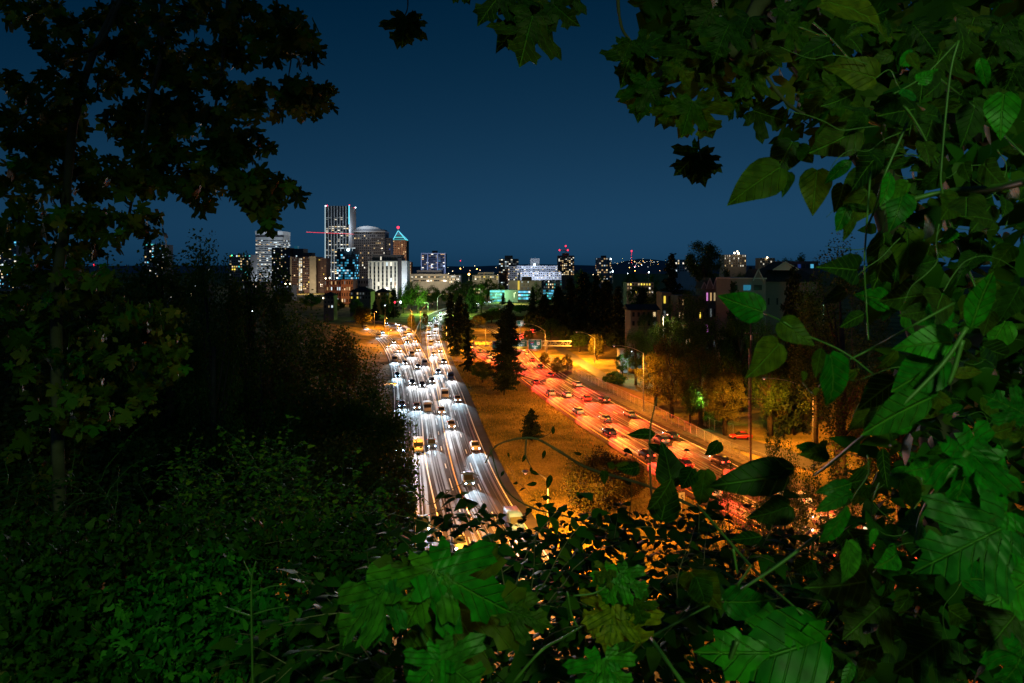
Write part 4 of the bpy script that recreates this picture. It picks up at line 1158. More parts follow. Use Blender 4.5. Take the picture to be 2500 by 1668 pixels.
# yellow diamond and small route marker
p = at(1204, 732, 690); r = empty('warning_sign', p); tag(r, 'small yellow diamond warning sign on the bend', 'road sign')
plate('panel', [(0, -1.3), (1.3, 0), (0, 1.3), (-1.3, 0)][::-1], -.03, .03, M['sign_yellow'], r); m = MB(); m.tube([(0, .1, -p.z), (0, .1, 0)], .08, 6); m.build('post', M['steel'], r)
b_ = gnd(1664, 1290); r = empty('route_marker', b_); tag(r, 'small white route marker reading 5 beside the outgoing lanes', 'road sign'); sm_ = b_.y / F
m = MB(); m.tube([(0, .05, 0), (0, .05, 90 * sm_)], .05, 6); m.build('post', M['steel'], r)
plate('panel', rrect(-.35, 62 * sm_, .45, 88 * sm_, .06)[::-1], -.02, .02, M['sign_white'], r); text('5', 1.0, (.05, -.03, 75 * sm_), M['sign_black'], r)

# ------------------------------------------------------------------ fences, poles, wires
def fence_line(label, pts, sp, h, rail=True, mat='steel'):
    L = spline([Vector((p.x, p.y, 0)) for p in pts], sp)
    r = empty('chain_link_fence', L[0]); tag(r, label, 'fence')
    o = L[0]
    pm = MB(); pm.tube([(0, 0, -.2), (0, 0, h)], .06, 6); pm = pm.mesh('fence_post', M[mat])
    for p in L:
        q = link('fence_post', pm, r); q.location = p - o + Vector((0, 0, gz(p.x, p.y)))
    m = MB()
    for a, c_ in zip(L, L[1:]): m.bar(a - o + Vector((0, 0, h - .05)), c_ - o + Vector((0, 0, h - .05)), .05)
    m.build('top_rail', M[mat], r)
    m = MB()
    for a, c_ in zip(L, L[1:]):
        n = max(2, int((c_ - a).length / .35))
        for i in range(n):
            p, q = a.lerp(c_, i / n) - o, a.lerp(c_, (i + 1) / n) - o
            for k in range(5):
                z = .05 + k * (h - .1) / 5; z2 = z + (h - .1) / 5
                m.bar((p.x, p.y, z), (q.x, q.y, z2), .012); m.bar((p.x, p.y, z2), (q.x, q.y, z), .012)
    m.build('wire_mesh', M[mat], r)['kind'] = 'stuff'
fence_line('chain link fence with pale posts along the outgoing lanes', [gnd(1336, 878), gnd(1360, 893), gnd(1420, 922), gnd(1480, 952), gnd(1560, 992), gnd(1640, 1035), gnd(1700, 1066), gnd(1760, 1096), gnd(1830, 1125), gnd(1900, 1150)], 3.0, 2.2)
fence_line('grey chain link fence beside the side street', [gnd(1722, 1040), gnd(1745, 1052), gnd(1790, 1062)], 2.5, 2.4)
P0, P1 = gnd(1480, 946), gnd(1600, 985)
r = empty('plank_fence', P0); tag(r, 'brown plank fence at the foot of the orange lit trees', 'fence')
n = 60; d = (P1 - P0); ang = math.atan2(d.y, d.x)
pm = MB(); pm.box((0, -.03, -.1), (d.length / n * .93, .03, 1.7)); pm = pm.mesh('plank', M['plank'])
for i in range(n):
    q = link('plank', pm, r); q.location = d * i / n + Vector((0, 0, rnd.uniform(-.06, .06))); q.rotation_euler = (0, 0, ang)
def pole(label, base, top, r0=.16):
    b = Vector(base); r = empty('utility_pole', b); tag(r, label, 'utility pole')
    m = MB(); m.tube([(0, 0, 0), (0, 0, top - b.z)], [r0, r0 * .7], 8); m.build('pole', M['wood'], r, True)
    return r
Yp = 125
p = pole('tall wooden utility pole with cross arms at the right bank', (at(1833, 0, Yp).x, Yp, 0), at(0, 765, Yp).z, .17)
z = at(0, 815, Yp).z
for zz, wd in ((z, 2.2), (at(0, 975, Yp).z, 4.2)):
    m = MB(); m.bar((-wd / 2, 0, zz), (wd / 2, -.2, zz + .05), .12, .14); m.build('cross_arm', M['wood'], p)
    for x in (-.45, -.15, .15, .45):
        m = MB(); m.tube([(x * wd, 0, zz), (x * wd, 0, zz + .22)], [.05, .03], 6); m.build('insulator', M['sign_white'], p)
m = MB(); m.tube([(.0, -.35, at(0, 830, Yp).z), (.0, -.35, at(0, 818, Yp).z)], .22, 8); m.build('transformer', M['steel'], p)
m = MB(); m.tube([(-.32, 0, 4), (-.32, 0, at(0, 852, Yp).z)], .06, 6); m.build('conduit', M['steel'], p)
pole('far thin pole right of the mauve house', (at(2080, 0, 150).x, 150, 5), at(0, 722, 150).z, .15)
pole('pale leaning pole above the ramp bend', (at(940, 0, 440).x, 440, 0), at(0, 722, 440).z, .3)
pole('thin dark pole in the trees left of the ramp bend', (at(801, 0, 430).x, 430, 0), at(0, 728, 430).z, .25)
def wire(label, pts, r_=.02, sag=.02):
    m = MB()
    for a, c_ in zip(pts, pts[1:]):
        L = (c_ - a).length; Q = [a.lerp(c_, t / 12) - Vector((0, 0, 4 * sag * L * (t / 12) * (1 - t / 12))) for t in range(13)]
        m.tube(Q, r_, 4)
    tag(m.build('power_line', M['rubber'], None), label, 'power line')
wire('dark power line crossing above both carriageways', [at(780, 818, 260), at(1105, 822, 260), at(1500, 812, 260)], .035, .004)
wire('dark power line just under its twin above the carriageways', [at(780, 826, 262), at(1105, 830, 262), at(1500, 820, 262)], .03, .004)
wire('thin wire running to the cool lamp on the right', [at(1380, 815, 200), at(1620, 795, 200)], .02, .01)
wire('thin wire from the utility pole down over the side street', [at(1815, 975, 125), at(1700, 1010, 130)], .02, .01)

# ------------------------------------------------------------------ vehicles
def loft(m, secs, mi=0):
    base = len(m.v); n = len(secs[0])
    for s_ in secs: m.v += s_
    for i in range(len(secs) - 1):
        for j in range(n):
            a, b = base + i * n + j, base + i * n + (j + 1) % n
            m.f.append((a, b, b + n, a + n)); m.m.append(mi)
    m.f.append(tuple(base + j for j in reversed(range(n)))); m.m.append(mi)
    m.f.append(tuple(base + (len(secs) - 1) * n + j for j in range(n))); m.m.append(mi)
def sec(x, w_, z0, z1, r=.12):
    w2 = w_ / 2
    return [(x, -w2 + r, z0), (x, w2 - r, z0), (x, w2, z0 + r), (x, w2, z1 - r * 1.4), (x, w2 - r, z1), (x, -w2 + r, z1), (x, -w2, z1 - r * 1.4), (x, -w2, z0 + r)]
def car_meshes(kind):
    D = {}
    if kind == 'sedan':
        body = [(-2.3, 1.5, .45, .85), (-2.2, 1.72, .3, .98), (-1.5, 1.8, .24, 1.0), (0, 1.82, .22, .96), (1.0, 1.8, .22, .93), (1.9, 1.74, .25, .82), (2.25, 1.55, .35, .66)]
        cab = [(-1.75, 1.5, .95, 1.02), (-1.0, 1.36, .95, 1.42), (.05, 1.34, .92, 1.46), (1.05, 1.5, .9, .97)]
        top = [(-1.05, 1.30, 1.40, 1.45), (-.5, 1.28, 1.42, 1.49), (.1, 1.26, 1.42, 1.485)]
        LN, hz, tz = 2.25, .6, .8
    elif kind == 'suv':
        body = [(-2.25, 1.6, .45, 1.05), (-2.15, 1.82, .35, 1.12), (-1.2, 1.9, .3, 1.12), (0, 1.9, .28, 1.1), (1.0, 1.88, .28, 1.08), (1.95, 1.8, .32, .98), (2.25, 1.62, .42, .8)]
        cab = [(-2.15, 1.55, 1.08, 1.15), (-1.85, 1.46, 1.08, 1.66), (.2, 1.44, 1.06, 1.7), (1.15, 1.58, 1.04, 1.12)]
        top = [(-1.95, 1.40, 1.64, 1.70), (-.8, 1.40, 1.67, 1.745), (.25, 1.38, 1.66, 1.72)]
        LN, hz, tz = 2.25, .78, .95
    else:
        body = [(-2.6, 1.8, .4, 2.0), (-2.5, 1.95, .32, 2.1), (0, 1.98, .3, 2.12), (1.35, 1.95, .3, 2.05), (1.7, 1.92, .3, 1.2), (2.4, 1.85, .32, 1.02), (2.65, 1.65, .42, .85)]
        cab = [(1.2, 1.86, 1.1, 2.0), (1.45, 1.84, 1.1, 1.9), (1.86, 1.7, 1.1, 1.18)]
        top = [(-2.5, 1.8, 2.08, 2.12), (0, 1.85, 2.1, 2.16), (1.25, 1.8, 2.02, 2.08)]
        LN, hz, tz = 2.62, .75, .95
    m = MB(); loft(m, [sec(*q) for q in body]); D['body'] = m
    m = MB(); loft(m, [sec(x, w_, a, b_, .05) for x, w_, a, b_ in cab]); D['glass'] = m
    m = MB(); loft(m, [sec(x, w_, a, b_, .02) for x, w_, a, b_ in top]); D['roof'] = m
    m = MB(); m.tube([(0, -.1, 0), (0, .1, 0)], .33, 10); D['wheel'] = m
    m = MB(); m.tube([(-.05, 0, 0), (.02, 0, 0), (.07, 0, 0)], [.15, .13, .05], 8); D['headlight'] = m
    m = MB(); m.box((-.04, -.2, -.1), (.04, .2, .1)); D['taillight'] = m
    return D, LN, hz, tz
CARC = {'white': (0.75, 0.75, 0.75), 'silver': (0.5, 0.51, 0.53), 'grey': (0.16, 0.165, 0.17), 'black': (0.02, 0.02, 0.022), 'red': (0.45, 0.02, 0.025), 'blue': (0.03, 0.07, 0.25), 'beige': (0.5, 0.44, 0.34)}
PAINT = {}
for k, c_ in CARC.items():
    PAINT[k] = pmat('paint_' + k, c_, 0.28, 0.5, var=0.03); PAINT[k].node_tree.nodes['Principled BSDF'].inputs['Coat Weight'].default_value = 0.6
KM = {k: car_meshes(k) for k in ('sedan', 'suv', 'van')}
CM = {}
def cmesh(kind, part, mat, key):
    k = (kind, part, key)
    if k not in CM: CM[k] = KM[kind][0][part].mesh(part, mat, part in ('body', 'roof', 'wheel'))
    return CM[k]
def car(kind, color, pos, heading, label, group, mode, parked=False):
    _, LN, hz, tz = KM[kind]
    r = empty({'sedan': 'car', 'suv': 'car', 'van': 'van'}[kind], pos, heading); tag(r, label, 'van' if kind == 'van' else 'car', group)
    bd = link('body', cmesh(kind, 'body', PAINT[color], color), r)
    link('window_glass', cmesh(kind, 'glass', M['glass'], 0), r)
    link('roof', cmesh(kind, 'roof', PAINT[color], color), r)
    for sx in (-1.35, 1.4):
        for sy in (-.82, .82):
            o = link('wheel', cmesh(kind, 'wheel', M['rubber'], 0), r); o.location = (sx, sy, .33)
    hk = rnd.choice(['headlight', 'headlight', 'headlight_blue'])
    for sy in (-.62, .62):
        o = link('headlight', cmesh(kind, 'headlight', M[hk] if not parked else M['sign_white'], hk if not parked else 'off'), r); o.location = (LN - .06, sy, hz)
        o = link('taillight', cmesh(kind, 'taillight', M['taillight'] if not parked else M['sign_red'], 'on' if not parked else 'off'), r); o.location = (-LN + .03, sy, tz)
    if parked: return r
    def beam(x, z, rot, e, col, sz, yy=0.0, bl=.8):
        li = bpy.data.lights.new('beam', 'SPOT'); li.energy = e; li.color = col; li.spot_size = sz; li.spot_blend = bl; li.shadow_soft_size = .09
        o = bpy.data.objects.new('beam', li); COL.objects.link(o); o.parent = r; o.location = (x, yy, z); o.rotation_euler = rot
    hc = (.92, .96, 1) if hk == 'headlight' else (.62, .85, 1)
    # spot looks down its -Z; tilt it to look along +X a little down
    if mode == 'head':
        for yy in (-.62, .62): beam(LN + .2, hz, (0, R(-74), 0), HEAD_W, hc, R(58), yy, .6)
    else:
        beam(LN + .25, hz, (0, R(-75), 0), HEAD_W * .3, (1, .8, .5), R(60))
        for yy in (-.62, .62): beam(-LN - .12, tz, (0, R(73), 0), TAIL_W, (1, .045, .02) if CR.random() < .75 else (1, .22, .03), R(58), yy, .6)
    return r
HEAD_W, TAIL_W = 6000.0, 40000.0
ORD = ['first', 'second', 'third', 'fourth', 'fifth', 'sixth', 'seventh', 'eighth', 'ninth', 'tenth', 'eleventh', 'twelfth', 'thirteenth', 'fourteenth', 'fifteenth', 'sixteenth', 'seventeenth', 'eighteenth', 'nineteenth', 'twentieth'] + [f'{i}th' for i in range(21, 60)]
CR = random.Random(11)
def traffic(L, off, Y0, Y1, gap, mode, lane, group, zr=.06):
    P = offs(L, off)
    acc, nxt, k = 0.0, CR.uniform(0, gap * .6), 0
    for i in range(1, len(P)):
        d = (P[i] - P[i - 1]).length; acc += d
        if acc < nxt or not (Y0 <= P[i].y <= Y1): continue
        acc = 0; nxt = gap * CR.uniform(.8, 1.25)
        t = P[i] - P[i - 1]
        hd = math.atan2(t.y, t.x) + (PI if mode == 'head' else 0)
        kind = CR.choice(['sedan', 'sedan', 'suv', 'suv', 'van'] if mode == 'head' else ['sedan', 'suv', 'sedan'])
        colr = CR.choice(['white', 'white', 'silver', 'silver', 'beige', 'grey', 'black', 'blue'] if mode == 'head' else ['white', 'silver', 'red', 'grey', 'black'])
        u = Vector((-t.y, t.x, 0)).normalized() * CR.uniform(-.3, .3)
        lamp_ = 'bright headlights' if mode == 'head' else 'glowing red tail lights'
        body = {'sedan': 'sedan', 'suv': 'hatchback', 'van': 'van'}[kind]
        car(kind, colr, P[i] + u + Vector((0, 0, zr)), hd, f'{colr} {body} with {lamp_}, {ORD[k]} up the {lane}', group, mode)
        k += 1
HEADG, TAILG = 'oncoming traffic with headlights', 'outgoing traffic with tail lights'
traffic(LA, 1.8, 82, 420, 42, 'head', "outer ramp's outer lane", HEADG, .012)
traffic(LA, -1.8, 82, 420, 40, 'head', "outer ramp's inner lane", HEADG, .012)
traffic(LB, 1.7, 82, 455, 40, 'head', "inner ramp's outer lane", HEADG, .05)
traffic(LB, -1.7, 170, 455, 42, 'head', "inner ramp's inner lane", HEADG, .05)
traffic(LC, 1.8, 82, 800, 40, 'head', "main carriageway's fast lane", HEADG, .075)
traffic(LC, -1.8, 82, 800, 42, 'head', "main carriageway's slow lane", HEADG, .075)
traffic(LR, 5.6, 80, 232, 20, 'tail', 'outgoing fast lane', TAILG, .015)
traffic(LR, 1.8, 80, 232, 30, 'tail', 'second outgoing lane', TAILG, .015)
traffic(LR, -2.0, 80, 232, 40, 'tail', 'third outgoing lane', TAILG, .015)
traffic(LR, -5.7, 80, 232, 19, 'tail', 'outgoing slow lane', TAILG, .015)
traffic(LRR, -2.4, 250, 370, 16, 'tail', 'right fork after the signs', TAILG, .045)
traffic(LRL, 0.5, 250, 330, 14, 'tail', 'left fork behind the conifers', TAILG, .065)
traffic(LRX, 0, 330, 420, 16, 'tail', 'exit ramp beyond the signs', TAILG, .085)
pc = gnd(1808, 1072)
car('sedan', 'red', pc + Vector((0, 0, .06)), R(178), 'red sedan parked on the side street behind the fence', None, 'none', parked=True)
# ------------------------------------------------------------------ leaves and trees
RH = (np.array([(0, 0, 0), (.34, .45, .07), (0, 1, -.05), (-.34, .45, .07)], float), np.array([(0, 1, 2), (0, 2, 3)]))
def rand_rot(n, up=0.0, droop=0.0):
    """random leaf frames: columns x (width), y (tip), z (normal)"""
    y = rng.normal(size=(n, 3)); y[:, 2] -= droop
    y /= np.linalg.norm(y, axis=1, keepdims=True)
    z = rng.normal(size=(n, 3)); z[:, 2] += up
    z -= (z * y).sum(1, keepdims=True) * y
    z /= np.linalg.norm(z, axis=1, keepdims=True) + 1e-9
    x = np.cross(y, z)
    return np.stack([x, y, z], axis=2)

def leaf_cloud(name, pts, size, mat, tmpl=RH, up=1.0, droop=0.3, frames=None):
    tv, tf = tmpl
    n = len(pts)
    Rm = rand_rot(n, up, droop) if frames is None else frames
    V = np.einsum('nij,kj->nki', Rm, tv) * np.asarray(size).reshape(-1, 1, 1) + np.asarray(pts)[:, None, :]
    T = (tf[None] + (np.arange(n) * len(tv))[:, None, None]).reshape(-1, 3)
    return np_mesh(name, V.reshape(-1, 3), T, mat)

GREEN = leafmat('leaf_green', [(0.0204, 0.0595, 0.0085), (0.0595, 0.1275, 0.0204), (0.102, 0.17, 0.034)], 0.3)
GREEN_L = leafmat('leaf_light_green', [(0.03, 0.07, 0.01), (0.06, 0.11, 0.02), (0.10, 0.13, 0.03)], 0.3)
OLIVE = leafmat('leaf_olive', [(0.0525, 0.06, 0.012), (0.105, 0.105, 0.0225), (0.15, 0.135, 0.0375)], 0.3)
NEEDLE = leafmat('needles', [(0.013, 0.0286, 0.0104), (0.026, 0.052, 0.0182), (0.039, 0.0585, 0.026)], 0.1)
BROWNISH = leafmat('leaf_bronze', [(0.03, 0.02, 0.01), (0.05, 0.045, 0.015), (0.035, 0.05, 0.015)], 0.25)

def branchy_trunk(ends, h0, r0, zlow=0.0):
    m = MB()
    m.tube([(0, 0, zlow - .05), (.02, .01, h0 * .35), (-.015, .02, h0 * .7), (0, 0, h0)], [r0, r0 * .8, r0 * .6, r0 * .35], 8)
    for e in ends:
        e = Vector(e); s_ = Vector((0, 0, min(h0 * .95, max(h0 * .3, e.z * .62))))
        mid = s_.lerp(e, .5) + Vector((0, 0, -.02))
        m.tube([s_, mid, e], [r0 * .35, r0 * .2, r0 * .06], 5)
    return m

# unit trees: height 1, crown radius about 1 in x and y (scaled on placing)
def broadleaf(seed, ncl, nleaf, lsize, mat, zc=.62, zr=.38, low=.22, rcl=.26, dens=.5):
    r_ = np.random.default_rng(seed)
    cl = []
    while len(cl) < ncl:
        p = r_.normal(size=3); p /= np.linalg.norm(p); p *= r_.uniform(.45, 1.0) ** dens
        q = np.array([p[0] * .8, p[1] * .8, zc + p[2] * zr * .85])
        if q[2] > low: cl.append(q)
    cl = np.array(cl)
    per = nleaf // ncl
    cr = rcl * r_.uniform(.6, 1.25, ncl)
    d = r_.normal(size=(ncl, per, 3)); d /= np.linalg.norm(d, axis=2, keepdims=True)
    d *= (r_.random((ncl, per, 1)) ** .45)
    P = cl[:, None, :] + d * cr[:, None, None] * np.array([1, 1, zr * .75 / .8])
    P = P.reshape(-1, 3)
    return cl, P, lsize * (0.6 + .8 * r_.random(len(P)))

def make_proto(kind, seed, mat, **k):
    """returns function(parent, h, r) adding trunk + crown with real proportions"""
    if kind == 'broad':
        cl, P, S = broadleaf(seed, mat=mat, **k)
        return ('broad', cl, P, S, mat)
    return None
_pc = {}
def tree(name, label, px, ytop, Y, r, spec, group=None, cat='tree', zb=None, x=None, trunk=True, lift=1.0):
    """crown meshes are cached per (spec, rounded proportion) so that copies share mesh data"""
    top = at(px, ytop, Y)
    z0 = gz(top.x, Y) if zb is None else zb
    h = max(1.0, top.z - z0)
    root = empty(name, (top.x, Y, z0), rnd.uniform(0, 6.28))
    tag(root, label, cat, group)
    asp = max(.6, min(6.0, round(h / r * 2) / 2))
    key = (spec, asp)
    if key not in _pc:
        _pc[key] = SPECS[spec](asp)
    tr, cr = _pc[key]
    if trunk: o = link('trunk', tr, root); o.scale = (r, r, h / asp)
    o = link('crown', cr, root); o.scale = (r, r, h / asp)
    return root

def spec_broad(seed, ncl, nleaf, ls, mat, zc, zr, low=.2, rcl=.26, bark='bark'):
    def f(asp):
        cl, P, S = broadleaf(seed, ncl, nleaf, ls, None, zc, zr, low, rcl)
        q = P.copy(); q[:, 2] *= asp
        c2 = cl.copy(); c2[:, 2] *= asp
        zr_ = zr * asp
        tr = branchy_trunk([tuple(c) for c in c2[::max(1, len(c2) // 14)]], (zc + zr * .2) * asp, .055 + .012 * asp)
        return tr.mesh('trunk', M[bark], True), leaf_cloud('crown', q, S, mat)
    return f

def spec_conifer(seed, nw, nper, ls, mat, shape=1.0, low=.08, droop=.25, irregular=.25):
    def f(asp):
        r_ = np.random.default_rng(seed)
        P, S, Fm = [], [], []
        m = MB(); m.tube([(0, 0, -.05), (0, 0, asp * .5), (0, 0, asp * .98)], [.07, .045, .01], 7)
        for i in range(nw):
            t = (i + r_.random() * .8) / nw
            z = low + (1 - low) * t
            Lr = (1 - t) ** shape * (1 + irregular * r_.normal()) * (0.55 + .45 * min(1, (t + .04) / .16)) + .03
            a = r_.random() * 6.283
            e = np.array([math.cos(a) * Lr, math.sin(a) * Lr, z * asp - droop * Lr])
            s_ = np.array([0, 0, z * asp])
            m.tube([tuple(s_), tuple((s_ + e) / 2 + np.array([0, 0, .03])), tuple(e)], [.018, .012, .004], 4, caps=False)
            k = max(6, int(nper * (Lr + .12)))
            u = r_.random(k) ** .7
            spread = .13 * (1.15 - u * .5)
            pts = s_ + (e - s_) * u[:, None] + r_.normal(size=(k, 3)) * spread[:, None] * np.array([.6, .6, .45])
            P.append(pts); S.append(ls * (.6 + .8 * r_.random(k)))
        P = np.concatenate(P); S = np.concatenate(S)
        return m.mesh('trunk', M['bark'], True), leaf_cloud('crown', P, S, mat, up=.4, droop=.5)
    return f

SPECS = {
    'broad_a': spec_broad(1, 46, 5200, .075, GREEN, .62, .38),
    'broad_b': spec_broad(2, 60, 5600, .075, GREEN, .58, .42, .12),
    'broad_lit': spec_broad(3, 60, 7000, .06, GREEN_L, .58, .42, .1, .24),
    'broad_gold': spec_broad(4, 70, 9000, .05, OLIVE, .56, .44, .06, .22),
    'round_big': spec_broad(5, 80, 12000, .06, GREEN, .81, .2, .5, .26),
    'bank_a': spec_broad(6, 90, 17000, .045, GREEN, .60, .40, .08, .22),
    'bank_b': spec_broad(7, 80, 17000, .045, OLIVE, .58, .42, .06, .22),
    'bank_c': spec_broad(8, 110, 17000, .042, GREEN, .55, .45, .04, .2),
    'fine': spec_broad(9, 110, 16000, .05, GREEN, .60, .40, .08, .17),
    'poplar': spec_broad(10, 70, 6000, .10, GREEN, .54, .46, .05, .34),
    'gold_column': spec_broad(11, 50, 5000, .11, OLIVE, .52, .46, .04, .34),
    'bush': spec_broad(12, 50, 6000, .08, GREEN, .45, .5, -.1, .3),
    'bush_gold': spec_broad(13, 50, 6000, .08, OLIVE, .45, .5, -.1, .3),
    'bush_bronze': spec_broad(14, 90, 15000, .05, BROWNISH, .48, .5, -.05, .24),
    'conifer_a': spec_conifer(20, 110, 75, .15, NEEDLE, .85),
    'conifer_b': spec_conifer(21, 90, 90, .16, NEEDLE, .6, .05, .3, .35),
    'conifer_dense': spec_conifer(22, 260, 110, .095, NEEDLE, .42, .07, .12, .42),
    'pine_small': spec_conifer(23, 90, 110, .13, NEEDLE, .7, .05, -.15, .3),
    'shrub_open': spec_broad(15, 120, 11000, .042, GREEN, .56, .44, .1, .15),
}
TM = 'trees along the freeway'
T = tree
# median
T('conifer_tree', 'tall dark dense conifer standing on the median grass', 1231, 762, gnd(1229, 964).y, 3.9, 'conifer_dense', zb=0)
T('conifer_tree', 'broken topped conifer behind the tall dense one on the median', 1244, 735, gnd(1235, 940).y, 3.2, 'conifer_dense', zb=0)
T('conifer_tree', 'slim leaning conifer on the median left of the tall one', 1141, 800, gnd(1135, 907).y, 2.3, 'conifer_b', zb=0)
T('small_tree', 'low spreading dark tree at the foot of the tall conifer', 1178, 880, gnd(1182, 933).y, 4.6, 'bank_c', zb=0)
T('conifer_tree', 'big dark conifer beside the inside of the curve', 1118, 738, gnd(1118, 868).y, 4.6, 'conifer_b', zb=0)
T('conifer_tree', 'dark conifer filling the inside of the bend', 1100, 716, 330, 5.0, 'conifer_a', zb=0)
T('conifer_tree', 'smaller conifer behind the ones inside the bend', 1137, 742, 320, 4.5, 'conifer_a', zb=0)
T('conifer_tree', 'dark conifer at the edge of the bend below green trees', 1122, 722, 380, 6, 'conifer_a', zb=0)
T('pine_tree', 'small young pine alone on the orange grass', 1298, 1000, gnd(1296, 1076).y, 2.3, 'pine_small', zb=0)
T('bush', 'large bronze shrub at the near right end of the median', 1455, 1085, gnd(1450, 1262).y, 5.2, 'bush_bronze', zb=0, cat='bush')
T('bush', 'bronze shrub behind the large one touching the red lanes', 1530, 1105, gnd(1530, 1215).y, 3.6, 'bush_bronze', zb=0, cat='bush')
